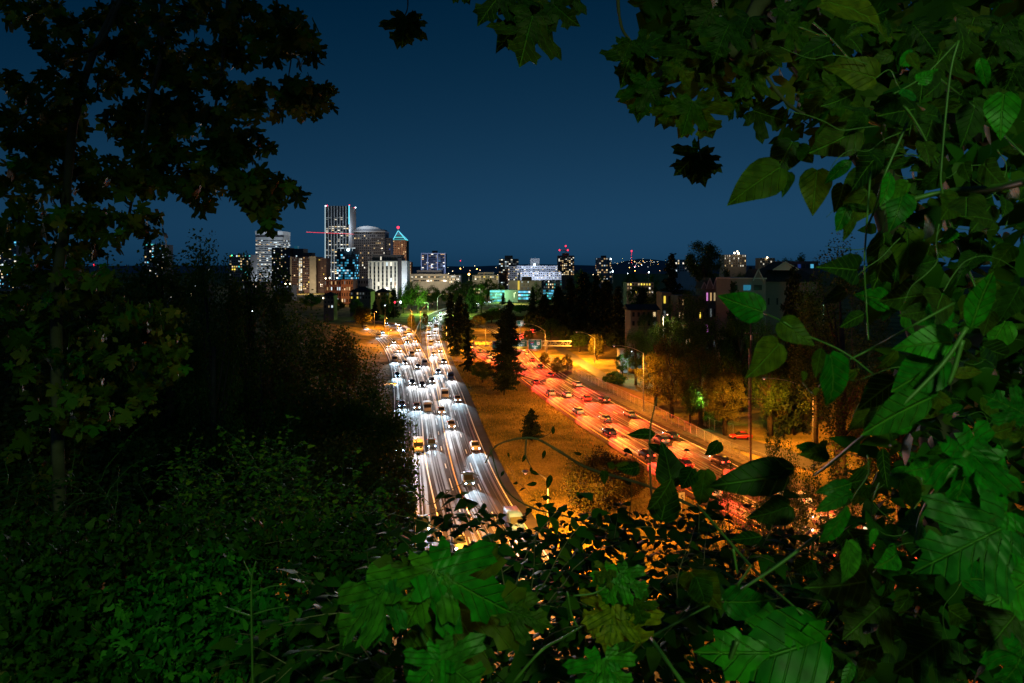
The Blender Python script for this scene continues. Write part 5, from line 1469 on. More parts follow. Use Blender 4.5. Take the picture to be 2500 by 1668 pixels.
# behind the bend
for i, (px, yt, Y, r, sp, lb) in enumerate([
    (1020, 690, 560, 9, 'broad_lit', 'green lit tree over the far end of the bend'), (1055, 696, 640, 10, 'broad_lit', 'bright green tree right of the lamp on the bend'), (1095, 700, 660, 10, 'broad_lit', 'bright green tree in the middle of the row beyond the bend'),
    (1125, 706, 640, 9, 'broad_lit', 'green tree at the right end of the row beyond the bend'), (1150, 700, 560, 7, 'conifer_a', 'dark conifer before the row of green trees'), (1175, 690, 560, 8, 'broad_a', 'dark tree left of the teal glass hall'),
    (1190, 680, 800, 12, 'broad_a', 'dark tree in front of the low pale roof'), (1215, 690, 780, 10, 'broad_lit', 'dim green tree left of the beige block'), (1150, 684, 820, 12, 'broad_a', 'dark tree under the orange far street light'),
    (1115, 686, 850, 12, 'broad_a', 'dark tree in front of the pale annex'), (1005, 676, 600, 6, 'poplar', 'dark narrow poplar left of the green trees'), (985, 690, 560, 6, 'poplar', 'dark narrow poplar under the student hall stair'),
    (960, 704, 500, 5.5, 'conifer_a', 'dark conifer before the student hall'), (945, 712, 490, 5, 'poplar', 'dark narrow tree before the brick house'), (1310, 688, 700, 7, 'broad_lit', 'green tree between the teal halls'),
    (1300, 702, 690, 5, 'conifer_a', 'small conifer in front of the right teal hall'), (1228, 715, 690, 3, 'conifer_a', 'small pointed conifer beside the yellow diamond sign'), (1330, 728, 640, 9, 'broad_a', 'dark tree at the end of the white bend'),
    (1270, 744, 560, 9, 'broad_b', 'dark broad tree below the white bend'), (1220, 752, 520, 9, 'broad_b', 'dark tree below the bend left of the signs'), (1180, 765, 470, 8, 'broad_gold', 'brown lit tree behind the two arm lamp'),
    (1165, 770, 420, 6, 'broad_gold', 'amber lit tree beside the two arm lamp'), (1200, 756, 460, 8, 'broad_b', 'dark tree left of the farther exit sign'), (1255, 770, 470, 7, 'broad_gold', 'golden lit tree between the farther exit signs'),
    (1300, 742, 430, 8, 'conifer_a', 'dark conifer behind the exit signs'), (1330, 720, 400, 8, 'conifer_a', 'tall dark conifer right of the exit signs'), (1362, 700, 390, 8, 'conifer_b', 'tall dark conifer above the gantry end'),
    (1392, 680, 370, 8, 'conifer_a', 'dark conifer, shorter one left of the tallest on the right bank'), (1425, 666, 350, 8, 'conifer_b', 'dark conifer, one of the tallest behind the golden tree'), (1455, 672, 330, 7, 'conifer_a', 'dark conifer directly behind the golden tree'),
    (1482, 684, 320, 7, 'conifer_b', 'dark conifer right behind the golden tree'), (1510, 700, 300, 6, 'conifer_a', 'dark conifer left of the gable house'), (1345, 775, 330, 5, 'broad_b', 'dark tree behind the right end of the gantry'),
    (1290, 806, 330, 3, 'gold_column', 'narrow golden ivy clad tree behind the signs'), (1375, 792, 320, 4, 'broad_lit', 'green lit tree above the gantry end'), (1415, 806, 300, 5, 'broad_b', 'dark tree left of the golden tree'),
    (1457, 812, 275, 3.8, 'gold_column', 'bright golden tree beside the half hidden lamp'), (1530, 850, 250, 4, 'broad_b', 'dark tree before the small white wall'), (1500, 905, 215, 4, 'bush', 'dark round bush right of the path'),
    (1640, 620, 300, 6, 'conifer_b', 'dark spreading conifer left of the big round tree'), (1600, 700, 290, 6, 'broad_a', 'dark tree before the low rise with warm windows'), (1718, 584, 250, 7.4, 'round_big', 'big round tree standing above the right bank skyline'),
    (1775, 650, 260, 6, 'broad_a', 'dark tree below the hilltop block'), (1832, 652, 300, 4, 'conifer_a', 'dark conifer right of the hilltop block'), (1915, 625, 420, 12, 'broad_b', 'dark wood crown right of the small hilltop block'),
    (1960, 618, 420, 12, 'broad_a', 'dark wood crown above the flat roofed house'), (2055, 560, 110, 9, 'bank_c', 'very large dark tree at the right behind the vines'), (1935, 655, 150, 4.2, 'conifer_b', 'dark conifer in front of the mauve house'),
    (1690, 690, 200, 6, 'bank_a', 'dark tree before the terrace with glowing doorways'), (1640, 770, 200, 6, 'bank_a', 'dark tree under the bright warm lamp'), (1740, 760, 185, 7, 'bank_c', 'dark tree under the two steep gables'),
    (1810, 745, 175, 6, 'bank_a', 'dark tree before the front wing of the mauve house'), (1880, 770, 150, 6, 'bank_c', 'dark tree at the foot of the mauve house'), (1640, 815, 168, 7.5, 'broad_gold', 'orange lit tree beside the tall long armed lamp'),
    (1710, 840, 160, 6.5, 'bank_b', 'brown orange tree right of the orange lit one'), (1600, 850, 178, 5.5, 'broad_gold', 'orange lit tree left of the tall long armed lamp'), (1770, 890, 150, 5.5, 'bank_b', 'dark tree whose bare trunk stands before the side street'),
    (1685, 935, 160, 2.8, 'broad_lit', 'vivid green lit bush under the orange trees'), (1745, 985, 158, 2.6, 'bush', 'green lit bush at the corner of the side street'), (1900, 905, 152, 5, 'bank_b', 'brown tree right of the utility pole'),
    (1960, 965, 158, 5, 'broad_gold', 'orange lit tree behind the lamp by the parked car'), (2090, 900, 150, 6, 'bank_c', 'dark tree right of the lamp by the parked car'), (2200, 850, 90, 7, 'bank_a', 'dark tree behind the hanging vines at the right edge'),
    (1360, 868, 238, 2.6, 'bush_gold', 'orange lit bush at the start of the fence'), (1385, 862, 245, 2.4, 'bush_gold', 'orange lit bush beside the path'), (1330, 858, 260, 2.4, 'bush_gold', 'orange lit bush under the right end signs'),
    (885, 745, 420, 6, 'gold_column', 'yellow lit tree under the orange lamps at the bend'), (1038, 758, 420, 2.2, 'gold_column', 'slim yellow ivy pole tree left of the curve'), (1004, 765, 400, 2.5, 'gold_column', 'slim brown ivy pole tree between the ramps'),
    (760, 716, 600, 10, 'broad_a', 'dark tree below the brick tower'), (820, 730, 540, 8, 'broad_a', 'dark tree beside the narrow lit house'), (870, 728, 500, 6, 'broad_b', 'dark tree below the hip roofed house'),
    (690, 705, 640, 12, 'broad_lit', 'dim green tree below the dark glass tower'), (640, 715, 600, 10, 'broad_a', 'dark tree under the tan low block'), (915, 735, 480, 4, 'conifer_a', 'small dark conifer by the yellow lit tree'),
    (1470, 668, 600, 8, 'broad_a', 'dark tree below the round tower'), (1540, 655, 620, 9, 'broad_lit', 'dim green tree under the butte'), (1590, 668, 560, 8, 'broad_a', 'dark tree between butte and low rise'), (1420, 655, 640, 9, 'broad_a', 'dark tree right of the apartment tower'),
    (1570, 705, 330, 6, 'conifer_a', 'dark conifer before the low rise'), (1552, 795, 215, 4.5, 'bank_a', 'dark tree before the gable house'), (1600, 785, 212, 5, 'bank_c', 'dark tree right of the gable house foot'), (1668, 700, 300, 7, 'bank_a', 'dark tree covering the foot of the pale balcony block'), (1760, 700, 300, 7, 'bank_c', 'dark tree under the hilltop block foot'), (1815, 660, 320, 6, 'bank_a', 'dark tree beside the hilltop block foot'), (1700, 770, 190, 5, 'bank_a', 'dark tree before the glowing doorways, lower one'), (1640, 712, 215, 4, 'bank_c', 'dark tree in front of the narrow tan house end'), (1580, 745, 228, 4.5, 'bank_a', 'dark tree hugging the gable house'), (1790, 690, 182, 3.6, 'conifer_b', 'dark conifer left of the front wing window'), (1840, 730, 178, 5, 'bank_c', 'dark tree below the blue lit window'), (1975, 680, 160, 4.5, 'bank_c', 'dark tree at the right end of the mauve house'), (1560, 690, 420, 9, 'bank_a', 'dark tree before the two rows of warm windows, left end'), (1520, 860, 228, 3, 'bank_a', 'dark shrub tree hiding the small white wall'), (1990, 690, 140, 5, 'broad_lit', 'green lit tree right of the mauve house')]):
    T({'c': 'conifer_tree', 'p': 'tree'}.get(sp[0] if sp.startswith('conifer') else 'p', 'tree'), lb, px, yt, Y, r, sp, TM)
# left bank
for px, yt, Y, r, sp, lb in [
    (410, 524, 22, 2.4, 'fine', 'fine leaved young maple, leftmost of three tops against the sky'), (522, 536, 20, 1.1, 'fine', 'slender young maple top pointing at the sky'), (632, 570, 25, 1.9, 'fine', 'fine leaved young maple before the white office slab'),
    (300, 585, 24, 2.6, 'bank_a', 'dark tree under the left maple'), (160, 610, 22, 2.6, 'bank_b', 'olive tree under the left maple'), (20, 600, 24, 3.0, 'bank_c', 'dark tree at the left edge'),
    (725, 692, 62, 6, 'bank_c', 'dark tree on the left bank below the brick tower'), (800, 735, 56, 4.5, 'bank_a', 'dark tree on the left bank above the outer ramp'), (858, 800, 50, 3.6, 'bank_b', 'dark tree nearest the bend of the outer ramp'),
    (905, 850, 44, 2.3, 'bank_c', 'dark tree overhanging the outer ramp'), (570, 690, 46, 6, 'bank_b', 'wide olive tree on the left bank'), (430, 700, 40, 6, 'bank_c', 'wide dark tree on the left bank'),
    (300, 720, 38, 6, 'bank_a', 'dark tree low on the left bank'), (170, 700, 36, 6, 'bank_c', 'dark tree behind the left maple trunk'), (40, 690, 38, 6, 'bank_a', 'dark tree at the left edge, lower one'),
    (950, 930, 34, 1.5, 'bank_a', 'leafy sapling against the white headlights'), (880, 930, 30, 3.0, 'bank_a', 'dark leafy tree beside the outer ramp'), (780, 890, 30, 4, 'bank_c', 'dark leafy tree mid slope'),
    (650, 880, 28, 4, 'bank_b', 'olive leafy tree mid slope'), (500, 900, 25, 4, 'bank_c', 'dark leafy tree above the bramble bank'), (350, 940, 22, 4, 'bank_a', 'dark leafy tree behind the bramble bank'), (200, 930, 20, 4, 'bank_c', 'dark leafy tree low at the left'),
    (60, 930, 20, 4, 'bank_b', 'dark leafy tree lowest at the left edge'), (975, 1040, 26, .9, 'bank_c', 'slim sapling in front of the outer ramp'), (900, 1040, 22, 1.7, 'bank_b', 'amber flecked tree at the foot of the left bank'), (830, 1060, 19, 2.0, 'bank_b', 'olive bushy tree above the bramble bank')]:
    T('tree', lb, px, yt, Y, r, sp, 'trees on the left bank')
# open twiggy trees at the lower right before the red lanes
for px, yt, Y, r, lb in [(1905, 985, 46, 1.9, 'open twiggy tree in front of the lamp by the parked car'), (1790, 1080, 40, 1.6, 'open twiggy shrub over the red lanes'), (2010, 1040, 36, 2.0, 'open twiggy tree at the lower right'), (1880, 1120, 30, 1.6, 'open twiggy shrub low over the red lanes'), (1700, 1230, 30, 1.0, 'small open shrub left of the red lanes'), (2120, 1080, 30, 2.0, 'open twiggy shrub behind the vines')]:
    T('tree', lb, px, yt, Y, r, 'shrub_open', 'open shrubs before the red lanes')
# ------------------------------------------------------------------ foreground leaves
def leaf_mesh(name, half, mat, fold=.12, curl=.18, sub=True, waves=0.0, twist=0.0):
    """half: right hand outline from base (0,0) to tip (0,1)."""
    pts = list(half) + [(-x, y) for x, y in reversed(half[1:-1])]
    tris = tessellate_polygon([[Vector((x, y, 0)) for x, y in pts]])
    import bmesh
    bm = bmesh.new()
    vs = [bm.verts.new((x, y, 0)) for x, y in pts]
    for t in tris:
        try: bm.faces.new([vs[i] for i in t])
        except ValueError: pass
    if sub: bmesh.ops.subdivide_edges(bm, edges=bm.edges[:], cuts=1, use_grid_fill=False)
    bmesh.ops.triangulate(bm, faces=bm.faces[:])
    bmesh.ops.recalc_face_normals(bm, faces=bm.faces[:])
    for v in bm.verts:
        x, y = v.co.x, v.co.y
        v.co.z = fold * abs(x) - curl * (y - .3) ** 2 - .25 * x * x + waves * math.sin(9 * y + 5 * abs(x)) * min(1, abs(x) * 4) + twist * x * (y - .3)
    if bm.faces and sum(f.normal.z for f in bm.faces) < 0: bmesh.ops.reverse_faces(bm, faces=bm.faces[:])
    me = bpy.data.meshes.new(name); bm.to_mesh(me); bm.free()
    me.materials.append(mat)
    me.polygons.foreach_set('use_smooth', [True] * len(me.polygons))
    return me
MAPLE = [(0, 0), (.10, -.12), (.26, -.2), (.30, -.10), (.47, -.11), (.42, .02), (.28, .10), (.42, .14), (.50, .24), (.66, .30), (.74, .50), (.60, .50), (.54, .60), (.36, .50), (.17, .37), (.22, .56), (.35, .62), (.29, .72), (.30, .80), (.15, .80), (0, 1.0)]
MAPLE_LO = [(0, 0), (.26, -.2), (.45, -.08), (.25, .10), (.60, .24), (.72, .50), (.45, .52), (.16, .37), (.33, .66), (.0, 1.0)]
OVATE = [(0, 0), (.10, -.05), (.24, .02), (.33, .16), (.34, .32), (.28, .50), (.18, .70), (.08, .87), (0, 1.0)]
LANCE = [(0, 0), (.08, .03), (.17, .16), (.21, .34), (.19, .55), (.12, .76), (.05, .91), (0, 1.0)]
LG = leafmat('hero_green', [(0.004, 0.05, 0.003), (0.006, 0.09, 0.004), (0.015, 0.13, 0.006), (0.03, 0.10, 0.005), (0.005, 0.07, 0.012)], .25, island=False, veins=True, rough=.4)
LO = leafmat('hero_olive', [(0.015, 0.04, 0.002), (0.03, 0.065, 0.004), (0.05, 0.07, 0.004), (0.012, 0.05, 0.003)], .45, island=False, veins=True, rough=.5)
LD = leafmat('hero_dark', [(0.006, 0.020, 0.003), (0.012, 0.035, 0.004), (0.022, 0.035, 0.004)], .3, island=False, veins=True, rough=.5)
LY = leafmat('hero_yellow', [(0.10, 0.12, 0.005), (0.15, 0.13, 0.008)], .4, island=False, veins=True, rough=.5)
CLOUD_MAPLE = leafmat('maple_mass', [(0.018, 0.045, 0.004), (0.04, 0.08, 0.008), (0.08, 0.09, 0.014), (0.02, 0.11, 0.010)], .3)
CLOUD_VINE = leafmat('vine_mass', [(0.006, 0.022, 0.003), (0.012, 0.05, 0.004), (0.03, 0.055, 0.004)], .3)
LM = {}
for nm, half in (('maple', MAPLE), ('ovate', OVATE), ('lance', LANCE)):
    for mk, mt in (('g', LG), ('o', LO), ('d', LD), ('y', LY)):
        for v in range(5):
            LM[nm, mk, v] = leaf_mesh('leaf', half, mt, fold=(.10, .28, .02, .4, .16)[v], curl=(.22, .45, -.15, .6, .3)[v], waves=.06 if nm == 'maple' else .03, twist=(.1, -.5, .6, .3, -.8)[v])
def tmpl_of(half, fold=.1, curl=.2):
    pts = list(half) + [(-x, y) for x, y in reversed(half[1:-1])]
    tr = tessellate_polygon([[Vector((x, y, 0)) for x, y in pts]])
    V = np.array([(x, y, fold * abs(x) - curl * (y - .3) ** 2) for x, y in pts]); V[:, :2] *= .8
    return V, np.array([tuple(t) for t in tr])
T_MAPLE, T_OVATE = tmpl_of(MAPLE_LO), tmpl_of([(0, 0), (.26, .06), (.32, .3), (.14, .75), (0, 1)])

def leaf(parent, kind, mk, bx, by, tx, ty, Y, dY=0.0, tilt=(0, 0), wide=1.0, v=None):
    """a leaf from its stalk end (bx,by) to its tip (tx,ty), standing about Y metres off"""
    p, q = at(bx, by, Y), at(tx, ty, Y + dY)
    yv = q - p; L = yv.length; yv.normalize()
    zv = Vector((tilt[0], -1, tilt[1]))
    zv -= yv * zv.dot(yv); zv.normalize()
    xv = yv.cross(zv)
    Mx = Matrix((xv * wide, yv, zv)).transposed().to_4x4()
    Mx = Matrix.Translation(p - parent.location) @ Mx @ Matrix.Scale(L, 4)
    o = link('leaf', LM[kind, mk, rnd.randrange(5) if v is None else v], parent, Mx)
    return o
def stem(parent, pts, r0, r1, mat='stem_green', name='stem', n=5):
    P = [at(*p) for p in pts]
    S = []
    Q = [P[0] * 2 - P[1]] + P + [P[-1] * 2 - P[-2]]
    for i in range(1, len(Q) - 2):
        a, b, c, d = Q[i - 1:i + 3]
        for j in range(5):
            t = j / 5; S.append(.5 * ((2 * b) + (c - a) * t + (2 * a - 5 * b + 4 * c - d) * t * t + (3 * b - a - 3 * c + d) * t ** 3))
    S.append(P[-1]); k = len(S)
    kn = [1 + .25 * math.sin(i * 2.1 + r0 * 9e3) * (i % 5 == 0) for i in range(k)]
    if mat == 'stem_green': r0 *= .75; r1 *= .7
    m = MB(); m.tube([s_ - parent.location for s_ in S], [(r0 + (r1 - r0) * i / (k - 1)) * kn[i] for i in range(k)], n)
    return m.build(name, M[mat], parent, True)

# ---- left maple overhanging the view
mt = empty('maple_tree', (-6.5, 6.5, gz(-6.5, 6.5))); tag(mt, 'dark big leaf maple hanging over the upper left of the view', 'tree')
tk = MB(); tk.tube([(0, 0, -.3), (.1, .1, 2.5), (.5, .3, 4.6), (1.2, .3, 6.4)], [.22, .19, .15, .1], 9); tk.build('trunk', M['bark_moss'], mt, True)
stem(mt, [(150, 1530, 7.2), (146, 1250, 7.2), (140, 1000, 7.2), (140, 700, 7.2), (158, 560, 7.2), (165, 440, 7.2), (185, 270, 7.2), (230, 130, 7.2), (300, -20, 7.2)], .07, .03, 'bark', 'branch', 7)
stem(mt, [(300, 600, 7), (320, 500, 7), (350, 350, 7), (365, 250, 7), (390, 150, 7), (395, 60, 7), (400, -30, 7)], .012, .03, 'bark', 'branch', 6)
stem(mt, [(510, 420, 7.5), (520, 300, 7.5), (540, 180, 7.5), (548, 90, 7.5), (560, -20, 7.5)], .008, .028, 'bark', 'branch', 6)
stem(mt, [(100, 60, 7), (105, 95, 7), (150, 130, 7), (240, 110, 7), (300, -10, 7)], .01, .022, 'bark', 'branch', 5)
stem(mt, [(705, 185, 7), (710, 130, 7), (690, 60, 7), (670, -20, 7)], .006, .012, 'bark', 'branch', 5)
stem(mt, [(20, 330, 7), (90, 260, 7), (190, 180, 7)], .012, .02, 'bark', 'branch', 5)
CL = [(20, 15), (70, 25), (130, 30), (170, 60), (115, 80), (240, 25), (290, 35), (350, 50), (420, 60), (480, 45), (540, 40), (590, 60), (160, 130), (210, 110), (260, 120), (330, 110), (380, 90), (120, 170), (150, 210), (210, 200), (270, 190), (300, 10), (450, 10), (520, 5), (600, 15), (380, 15),
      (30, 200), (70, 230), (40, 270), (90, 280), (130, 260), (190, 260), (30, 330), (80, 340), (130, 330), (170, 300), (60, 400), (110, 400), (160, 370), (20, 450), (80, 460), (140, 450), (190, 420), (220, 460), (250, 400), (400, 170), (460, 150), (500, 130), (560, 110), (600, 130), (610, 90),
      (300, 140), (350, 150), (420, 110), (460, 200), (520, 190), (560, 210), (600, 230), (640, 225), (330, 260), (285, 290), (320, 300), (360, 270), (400, 250), (430, 280), (390, 310), (420, 330), (480, 270), (520, 290), (560, 270), (600, 265), (560, 330), (600, 340), (500, 340), (540, 360), (590, 370), (620, 350),
      (460, 390), (500, 400), (480, 440), (460, 460), (520, 450), (500, 475), (560, 410), (600, 420), (640, 435), (660, 460), (600, 465), (630, 495), (640, 515), (680, 450), (690, 475), (340, 350), (370, 380), (400, 370), (330, 400), (300, 420), (330, 440), (280, 450), (380, 440), (400, 450),
      (665, 60), (700, 40), (720, 80), (740, 60), (690, 110), (745, 120), (735, 95), (700, 215), (740, 215), (770, 230), (790, 230), (720, 245), (700, 260), (760, 250), (330, 530), (370, 545), (290, 545), (240, 540), (200, 520), (150, 530), (90, 540), (40, 530), (20, 580), (80, 600), (140, 610), (200, 590), (260, 600), (50, 660), (110, 670), (170, 660), (30, 740), (90, 740), (150, 730), (210, 720), (250, 680), (120, 800), (60, 830), (180, 800), (240, 790), (300, 760), (340, 800), (390, 760), (420, 820), (370, 860), (300, 870), (220, 880), (140, 880), (60, 900), (110, 950), (170, 960), (250, 950), (330, 930), (400, 900), (90, 1010), (150, 1030), (210, 1020), (290, 1010), (60, 1080), (130, 1100), (190, 1090), (350, 990), (440, 880), (150, 1160), (100, 1180)]
dl, P, S = [], [], []
LR_ = random.Random(5)
for k, (cx, cy) in enumerate(CL):
    Yc = LR_.uniform(6.2, 8.6)
    n = 15
    for i in range(n):
        a = LR_.random() * 6.283; rr = 36 * math.sqrt(LR_.random())
        x, y = cx + math.cos(a) * rr, cy + math.sin(a) * rr * .9
        L = LR_.uniform(34, 62)
        if i < 2 and k < 148:
            th = LR_.uniform(PI * .15, PI * .85)
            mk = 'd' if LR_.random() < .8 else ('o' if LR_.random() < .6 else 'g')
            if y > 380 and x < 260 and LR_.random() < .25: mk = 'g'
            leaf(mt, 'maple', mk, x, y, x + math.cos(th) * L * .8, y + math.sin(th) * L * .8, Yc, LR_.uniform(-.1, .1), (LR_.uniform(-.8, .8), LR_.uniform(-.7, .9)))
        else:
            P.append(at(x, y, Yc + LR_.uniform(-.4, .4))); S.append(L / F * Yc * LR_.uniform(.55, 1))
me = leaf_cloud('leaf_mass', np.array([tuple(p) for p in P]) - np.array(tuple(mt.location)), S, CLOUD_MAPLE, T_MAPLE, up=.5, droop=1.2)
link('leaf_mass', me, mt)['kind'] = 'stuff'
# hanging winged seeds
sd = MB()
P = []
for cx, cy in [(560, 380), (520, 450), (370, 430), (690, 270), (745, 265), (450, 330), (60, 500), (100, 470), (270, 520), (420, 770), (380, 800), (430, 830), (180, 860), (200, 910), (270, 830), (590, 440), (320, 470)]:
    for i in range(9): P.append(tuple(at(cx + LR_.gauss(0, 22), cy + LR_.gauss(0, 16), 6.8) - mt.location))
link('seed_cluster', leaf_cloud('seed_cluster', np.array(P), .075, OLIVE, RH, up=.2, droop=1.5), mt)['kind'] = 'stuff'

# ---- right maple and twigs at the top
rt = empty('maple_tree', (2.6, 3.4, gz(2.6, 3.4))); tag(rt, 'big leaf maple with broad olive leaves hanging over the upper right', 'tree')
tk = MB(); tk.tube([at(2330, 1500, 4.2) - rt.location, at(2290, 900, 4.2) - rt.location, at(2150, 420, 4.0) - rt.location, at(1960, 130, 3.8) - rt.location, at(1830, -60, 3.6) - rt.location], [.14, .12, .10, .09, .07], 9); tk.build('trunk', M['bark'], rt, True)
stem(rt, [(1990, 290, 3.2), (1930, 260, 3.2), (1880, 200, 3.2), (1850, 140, 3.2), (1830, 60, 3.2)], .006, .013, 'bark', 'branch')
stem(rt, [(1705, 200, 3), (1600, 150, 3), (1530, 90, 3), (1512, 40, 3), (1508, -20, 3)], .004, .009, 'bark', 'branch')
stem(rt, [(1712, 390, 3.2), (1706, 350, 3.2), (1705, 300, 3.2), (1700, 250, 3.2)], .003, .005, 'bark', 'branch')
stem(rt, [(1780, 140, 3), (1820, 70, 3), (1860, 0, 3), (1880, -40, 3)], .03, .045, 'bark', 'branch')
stem(rt, [(985, 45, 5.5), (995, 20, 5.5), (995, -20, 5.5)], .005, .006, 'bark', 'branch')
for a in [ # top centre
    ('maple', 'd', 1300, 40, 1265, 170, 2.8), ('maple', 'd', 1310, 35, 1200, 110, 2.9), ('maple', 'd', 1350, 10, 1410, 62, 2.8), ('maple', 'd', 1230, -25, 1165, 60, 2.8), ('maple', 'd', 1270, -40, 1215, 40, 2.9), ('maple', 'd', 1120, -40, 1150, 12, 2.8), ('maple', 'd', 1380, -40, 1345, 62, 2.8), ('maple', 'd', 1300, -20, 1360, 60, 3.0),
    # dangling tuft leaves
    ('maple', 'd', 990, 45, 965, 115, 5.5), ('maple', 'd', 992, 50, 1025, 100, 5.5), ('maple', 'd', 990, 40, 980, 122, 5.5), ('maple', 'd', 996, 45, 1020, 80, 5.6), ('maple', 'd', 988, 48, 966, 80, 5.4),
    ('maple', 'd', 1705, 370, 1650, 430, 3.4), ('maple', 'd', 1708, 375, 1738, 430, 3.4), ('maple', 'd', 1704, 372, 1690, 455, 3.5), ('maple', 'd', 1700, 380, 1668, 400, 3.4), ('maple', 'd', 1700, 368, 1675, 365, 3.4), ('maple', 'd', 1712, 390, 1720, 455, 3.4), ('maple', 'd', 1840, 270, 1930, 300, 3.6), ('maple', 'd', 1960, 280, 1930, 285, 3.3),
    # upper right group
    ('maple', 'd', 1545, 120, 1510, 220, 3.0), ('maple', 'o', 1555, 115, 1600, 190, 3.0), ('maple', 'd', 1560, 120, 1622, 82, 2.9), ('maple', 'o', 1540, 100, 1520, 150, 2.8), ('maple', 'o', 1580, 200, 1555, 300, 2.9), ('maple', 'o', 1590, 215, 1510, 250, 3.0), ('maple', 'd', 1585, 215, 1620, 280, 2.9), ('maple', 'o', 1640, 250, 1622, 320, 2.8),
    ('maple', 'o', 1655, 255, 1595, 300, 2.9), ('maple', 'o', 1690, 250, 1660, 340, 2.7), ('maple', 'o', 1700, 250, 1745, 345, 2.7), ('maple', 'd', 1680, 120, 1620, 200, 2.9), ('maple', 'o', 1650, 150, 1690, 210, 2.8), ('maple', 'd', 1690, 60, 1640, 120, 2.9), ('maple', 'd', 1740, 200, 1780, 280, 2.8), ('maple', 'o', 1790, 240, 1820, 290, 2.7),
    ('maple', 'o', 1810, 200, 1880, 240, 2.7), ('maple', 'd', 1760, 130, 1700, 180, 2.8), ('maple', 'o', 1840, 170, 1800, 240, 2.7), ('maple', 'd', 1740, 20, 1690, 90, 2.8), ('maple', 'd', 1690, -20, 1670, 60, 2.8), ('maple', 'd', 1780, 60, 1740, 150, 2.6), ('maple', 'o', 1930, 60, 1975, 128, 2.2), ('maple', 'o', 1990, 150, 1940, 200, 2.3),
    ('maple', 'd', 2000, 200, 1950, 270, 2.4), ('maple', 'o', 2040, 210, 1960, 290, 2.2), ('maple', 'o', 2080, 250, 2010, 330, 2.2), ('maple', 'd', 1900, 20, 1960, 60, 2.4), ('maple', 'd', 1830, 40, 1800, 110, 2.7), ('maple', 'd', 1860, 120, 1910, 170, 2.7), ('maple', 'd', 2080, 60, 2180, 20, 2.2), ('maple', 'o', 2150, 80, 2190, 55, 2.2),
    ('maple', 'd', 2230, 60, 2290, 130, 2.3), ('maple', 'd', 2300, 120, 2260, 230, 2.3), ('maple', 'd', 2380, 40, 2340, 150, 2.3), ('maple', 'd', 2450, 60, 2400, 170, 2.3), ('maple', 'd', 2480, 160, 2440, 260, 2.4), ('maple', 'd', 2350, 220, 2300, 330, 2.4)]:
    kd, mk, bx, by, tx, ty, Y = a
    leaf(rt, kd, mk, bx, by, tx, ty, Y, LR_.uniform(-.06, .06), (LR_.uniform(-.5, .5), LR_.uniform(-.4, .5)), .95)
P, S = [], []
for i in range(700):
    x = LR_.uniform(1600, 2560); y = LR_.uniform(-60, 330)
    if x < 1900 and (y > 250 - (1900 - x) * .35 or (x > 1750 and 170 < y)): continue
    if 1880 < x < 1960 and 100 < y < 330 and LR_.random() < .8: continue
    if x > 1900 and y > 330: continue
    Yc = LR_.uniform(3.2, 5.0); P.append(tuple(at(x, y, Yc) - rt.location)); S.append(LR_.uniform(.14, .26))
link('leaf_mass', leaf_cloud('leaf_mass', np.array(P), S, CLOUD_MAPLE, T_MAPLE, up=.3, droop=1.4), rt)['kind'] = 'stuff'

